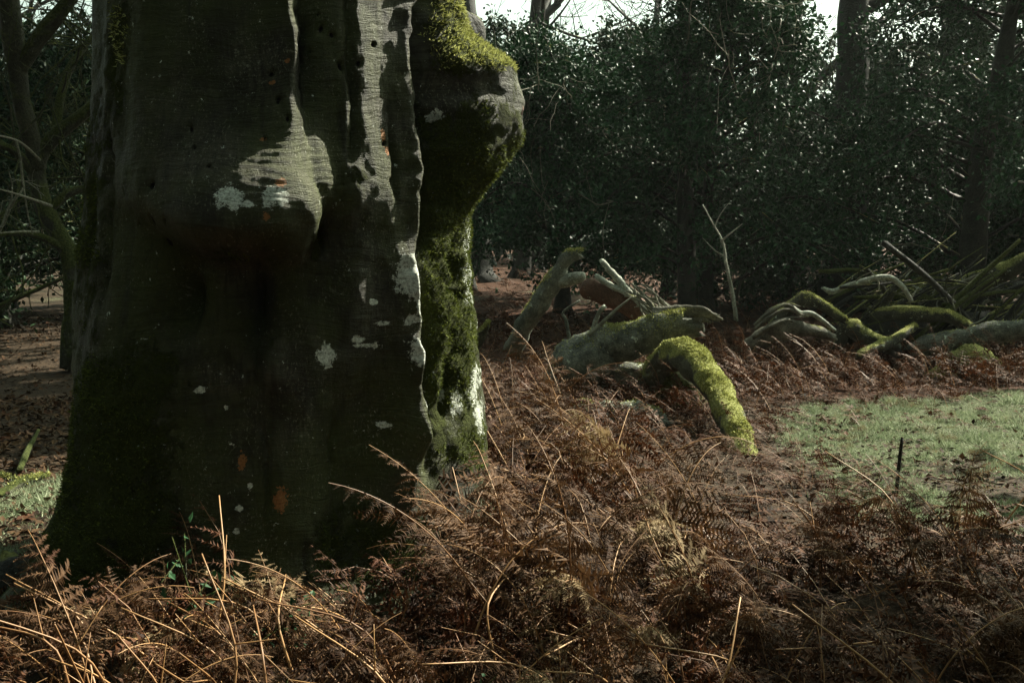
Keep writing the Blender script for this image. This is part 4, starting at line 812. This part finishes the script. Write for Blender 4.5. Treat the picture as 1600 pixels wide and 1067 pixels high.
def lone(k, x, y, rz, s_, tilt, label, pale): 
    o = put_frond(x, y, rz, k, s_, 'dead brown bracken frond', None, hero=True, pale=pale, tilt=tilt); o['label'] = label
UP = sorted(range(16), key=lambda k: VAR[k][4]['lean'] + VAR[k][4]['arch'])
lone(UP[0], -0.66, 2.98, 2.2, 0.62, (0, 0), 'slender upright tan bracken frond standing alone against the beech trunk', True)
lone(UP[2], -0.95, 2.9, 1.2, 0.55, (0.1, 0), 'brown bracken frond leaning on the beech near the holly seedling', False)
lone(UP[6], 0.40, 3.25, -1.5, 0.80, (0, 0.15), 'pale bracken frond spread flat like a fan above the dark tangle', True)
for k in range(100):
    zone = k % 2; x, y = (random.uniform(-1.3, 0.4), random.uniform(2.1, 3.1)) if zone == 0 else (random.uniform(0.2, 2.6), random.uniform(2.2, 4.6))
    if not clear_of_trunk(x, y, 0.1) or abs(x) > 0.55 * y: continue
    L = random.uniform(0.45, 0.8); dr = np.array((random.gauss(-0.55, 0.5), random.gauss(0, 0.4), 0.8)); dr = unit(dr); q = dr * L * 0.6
    bend = unit(dr + np.array((random.gauss(-0.5, 0.4), random.gauss(0, 0.3), random.uniform(-0.9, 0.0)))); C = spline([(0, 0, 0), tuple(dr * L * 0.3 + rng.normal(0, .01, 3)), tuple(q), tuple(q + bend * L * 0.4)], 14)
    V, F = tube(C, np.linspace(0.0052, 0.0022, 14), 6); m = MB(); m.add(V, F)
    o = obj('bracken_stalk', None or m.mesh('bracken_stalk', M['stalk']), None, ('long ' if L > 0.66 else 'short ' if L < 0.54 else '') + ('bent ' if dr.dot(bend) < 0.45 else '') + ('upright ' if dr[2] > 0.85 else 'slanting ') + ('bare tan bracken stalk before the beech roots', 'bare tan bracken stalk on the near side of the grass')[zone], 'stalk', ('bare stalks before the beech', 'bare stalks before the grass')[zone], loc=(x, y, float(gh(x, y)) - 0.02))
    m = MB(); b0 = C[9]; V, F = tube(spline([tuple(b0), tuple(b0 + unit(dr + rng.normal(0, .6, 3)) * 0.12)], 5), np.linspace(0.0025, 0.001, 5), 4); m.add(V, F); obj('side_shoot', m.mesh('side_shoot', M['stalk']), o)

# the mass of bracken that nobody could count: further fronds and the flattened layer below
def frond_mass(name, label, places, nk, mat, **kwr):
    mb = MB(); ms = MB(); pool = []
    for k in range(14):
        r = np.random.default_rng(900 + k)
        kw = dict(L=r.uniform(0.6, 1.0), lean=r.uniform(0.2, 0.9), arch=r.uniform(0.6, 1.9), npin=int(r.integers(7, 11)), wid=r.uniform(0.18, 0.30), start=r.uniform(0.25, 0.42), sag=r.uniform(0.15, 0.9), drop=r.uniform(0.05, 0.3)); kw.update(kwr)
        b_, s_, C, mats = frond_mesh(900 + k, nk, 0.004, 3, **kw); Q_ = C[::4]; s_ = MB(); s_.add(*tube(Q_, np.linspace(0.0045, 0.0015, len(Q_)), 3, cap=False)); pool.append((np.concatenate(b_.V), np.concatenate(b_.F[3]), np.concatenate(s_.V), np.concatenate(s_.F[4])))
    for x, y, s_, tl, zs in places:
        V, F, Vs, Fs = pool[rng.integers(14)]; rz = math.pi + rng.normal(0, 1.2); e = Matrix.Rotation(rz, 3, 'Z') @ Matrix.Rotation(tl, 3, 'Y') @ Matrix.Rotation(rng.normal(0, 0.25), 3, 'X')
        E = np.array(e) * s_; E[2] *= zs; o = np.array((x, y, float(gh(x, y)) - 0.02)); mb.add(V @ E.T + o, F); ms.add(Vs @ E.T + o, Fs)
    a = obj(name, mb.mesh(name, mat, False), None, label, 'bracken', kind='stuff')
    obj('stalks', ms.mesh('stalks', M['stalk']), a, kind='stuff'); return a
def scatter(n_, x0, x1, y0, y1, s0, s1, tl=0.2, zs=1.0, test=None):
    out = []
    while len(out) < n_:
        x, y = rng.uniform(x0, x1), rng.uniform(y0, y1)
        if abs(x) > 0.60 * y + 0.6 or not clear_of_trunk(x, y): continue
        if test and not test(x, y): continue
        out.append((x, y, rng.uniform(s0, s1), rng.normal(0, tl), zs))
    return out
nogr = lambda x, y: float(grass_mask(x, y)) < 0.35
pl = scatter(560, -1.7, 3.0, 1.9, 4.6, 0.5, 0.9, 0.4, 0.75, nogr) + scatter(300, -0.4, 0.75, 4.2, 8.0, 0.6, 1.0, 0.35, 0.85, nogr) + scatter(330, 0.8, 2.1, 4.4, 8.2, 0.32, 0.55, 0.5, 0.6, lambda x, y: float(grass_mask(x, y)) < 0.6)
frond_mass('bracken_layer', 'flattened layer of dead bracken under the standing fronds', pl, 8, M['fern_stuff'])
pl = scatter(900, 1.0, 8.5, 8.0, 12.8, 0.45, 0.8, 0.3, 0.9, nogr) + scatter(220, -0.8, 2.0, 7.0, 10.5, 0.35, 0.6, 0.3, 0.9) + scatter(520, -2.5, 10, 11.5, 19, 0.5, 0.8, 0.4, 0.8) + scatter(120, 1.4, 4.6, 7.4, 9, 0.3, 0.5, 0.5, 0.7)
pl += scatter(260, 2.2, 8.2, 9.2, 11.2, 0.55, 0.85, 0.25, 1.0)
pl += scatter(420, -4, 9, 17, 34, 0.8, 1.3, 0.4, 0.55)
frond_mass('bracken_bank', 'bank of reddish dead bracken around the log pile', pl, 5, M['fern_stuff'])

# ------------------------------------------------------------------ grass, fallen leaves, seedlings
n = 330000
gxx = np.concatenate([rng.uniform(1.2, 6.2, n * 2 // 3), rng.uniform(-4.2, -1.6, n // 3)]); gyy = np.concatenate([rng.uniform(4.5, 9.4, n * 2 // 3), rng.uniform(3.6, 6.6, n // 3)])
k = (grass_mask(gxx, gyy) + rng.normal(0, 0.1, len(gxx)) > 0.42) & (np.abs(gxx) < 0.58 * gyy + 0.4); gxx, gyy = gxx[k][:110000], gyy[k][:110000]
sel = rng.permutation(len(gxx))[:95000]; gxx, gyy = gxx[sel], gyy[sel]
Bp = np.stack([gxx, gyy, gh(gxx, gyy) - 0.004], -1); n = len(Bp)
tall = 0.018 + 0.085 * np.clip(fbm(Bp * np.array((6, 6, 0)), 4, 71) + 0.25, 0, 1) ** 1.5
D = unit(rng.normal(0, 0.75, (n, 3)) * np.array((1, 1, 0.2)) + np.array((0, 0, 0.75))); S_ = unit(np.cross(D, rng.normal(0, 1, (n, 3))))
V = np.stack([Bp - S_ * 0.0035, Bp + S_ * 0.0035, Bp + D * (tall * rng.uniform(0.6, 1.5, n))[:, None]], 1).reshape(-1, 3)
obj('grass', mesh('grass', V, np.arange(n * 3).reshape(-1, 3), M['grass'], False), None, 'short pale green grass in the sunlit clearing', 'grass', kind='stuff')

def litter(n_, boxes, L):
    P = []
    for x0, x1, y0, y1, wq in boxes: m = int(n_ * wq); P.append(np.stack([rng.uniform(x0, x1, m), rng.uniform(y0, y1, m)], -1))
    P = np.concatenate(P); P = P[np.abs(P[:, 0]) < 0.6 * P[:, 1] + 0.6]; n_ = len(P)
    Q = np.stack([P[:, 0], P[:, 1], gh(P[:, 0], P[:, 1]) + rng.uniform(0.002, 0.016, n_)], -1)
    D = unit(rng.normal(0, 1, (n_, 3)) * np.array((1, 1, 0.35))); N = rng.normal(0, 0.35, (n_, 3)) + np.array((0, 0, 1)); l = L * rng.uniform(0.6, 1.2, n_)
    return leaves('leaf_litter', Q, D, N, l, l * 0.33, M['litter'], 0.35)
obj('leaf_litter', litter(52000, ((-9, -1.2, 4.2, 9, 0.5), (-14, -1, 9, 18, 0.28), (1.2, 6, 4.5, 9, 0.02), (-1.5, 3, 2, 8, 0.12), (-1.2, 3, 8, 17, 0.1)), 0.055), None, 'brown fallen leaves strewn over the woodland floor', 'leaves', kind='stuff')

def seedling(x, y, h, nl, label):
    z0 = float(gh(x, y)); o = empty('holly_seedling', (x, y, z0 - 0.01), label, 'plant', 'holly seedlings at the foot of the beech'); m = MB(); tw = []
    C = spline([(0, 0, 0), (rng.normal(0, .03), rng.normal(0, .03), h * 0.5), (rng.normal(0, .08), rng.normal(0, .05), h)], 8); V, F = tube(C, np.linspace(0.005, 0.002, 8), 5); m.add(V, F)
    for k in range(7):
        c = C[rng.integers(2, 8)]; e = c + unit(rng.normal(0, 1, 3) + np.array((0, -0.3, 0.3))) * rng.uniform(0.08, 0.2); V, F = tube(np.array([c, (c + e) / 2, e]), np.array((0.003, 0.0025, 0.0015)), 4); m.add(V, F); tw.append((c, e))
    obj('stem', m.mesh('stem', M['bark_mossy']), o)
    P, D, N, L, W = crown_on(np.array(tw), nl, 0.034, 0.010, 0.012); lm = leaves('leaf', np.zeros((1, 3)), np.array([[1.0, 0, 0]]), np.array([[0, 0, 1.0]]), np.array([0.036]), np.array([0.011]), M['holly'])
    for p, d, nn, l in zip(P, D, N, L):
        c = obj('leaf', lm, o); x_ = Vector(d); y_ = Vector(nn).cross(x_).normalized(); z_ = x_.cross(y_)
        mm = Matrix((x_, y_, z_)).transposed().to_4x4() @ Matrix.Scale(l / 0.036, 4); mm.translation = Vector(p); c.matrix_local = mm
seedling(-0.98, 3.08, 0.50, 6, 'taller dark holly seedling against the middle of the beech trunk')
seedling(-0.72, 3.0, 0.36, 6, 'low dark holly seedling beside the taller one')
seedling(-0.1, 2.5, 0.22, 5, 'tiny holly seedling in the bracken before the beech')

# ------------------------------------------------------------------ the damp air between the trees
hb = bpy.data.materials.new('haze'); hb.use_nodes = True; t_ = hb.node_tree; t_.nodes.clear()
pv = t_.nodes.new('ShaderNodeVolumePrincipled'); pv.inputs['Color'].default_value = (0.86, 0.93, 0.86, 1); pv.inputs['Density'].default_value = 0.0004; pv.inputs['Anisotropy'].default_value = 0.3
ov = t_.nodes.new('ShaderNodeOutputMaterial'); t_.links.new(pv.outputs[0], ov.inputs['Volume'])
c = np.array([(x, y, z) for z in (-1.5, 22.0) for y in (-24, 92) for x in (-82, 82)], float)
F = np.array([(0, 2, 3, 1), (4, 5, 7, 6), (0, 1, 5, 4), (2, 6, 7, 3), (0, 4, 6, 2), (1, 3, 7, 5)])
obj('haze', mesh('haze', c, F, hb, False), None, 'thin damp haze hanging through the wood', 'haze', kind='stuff')
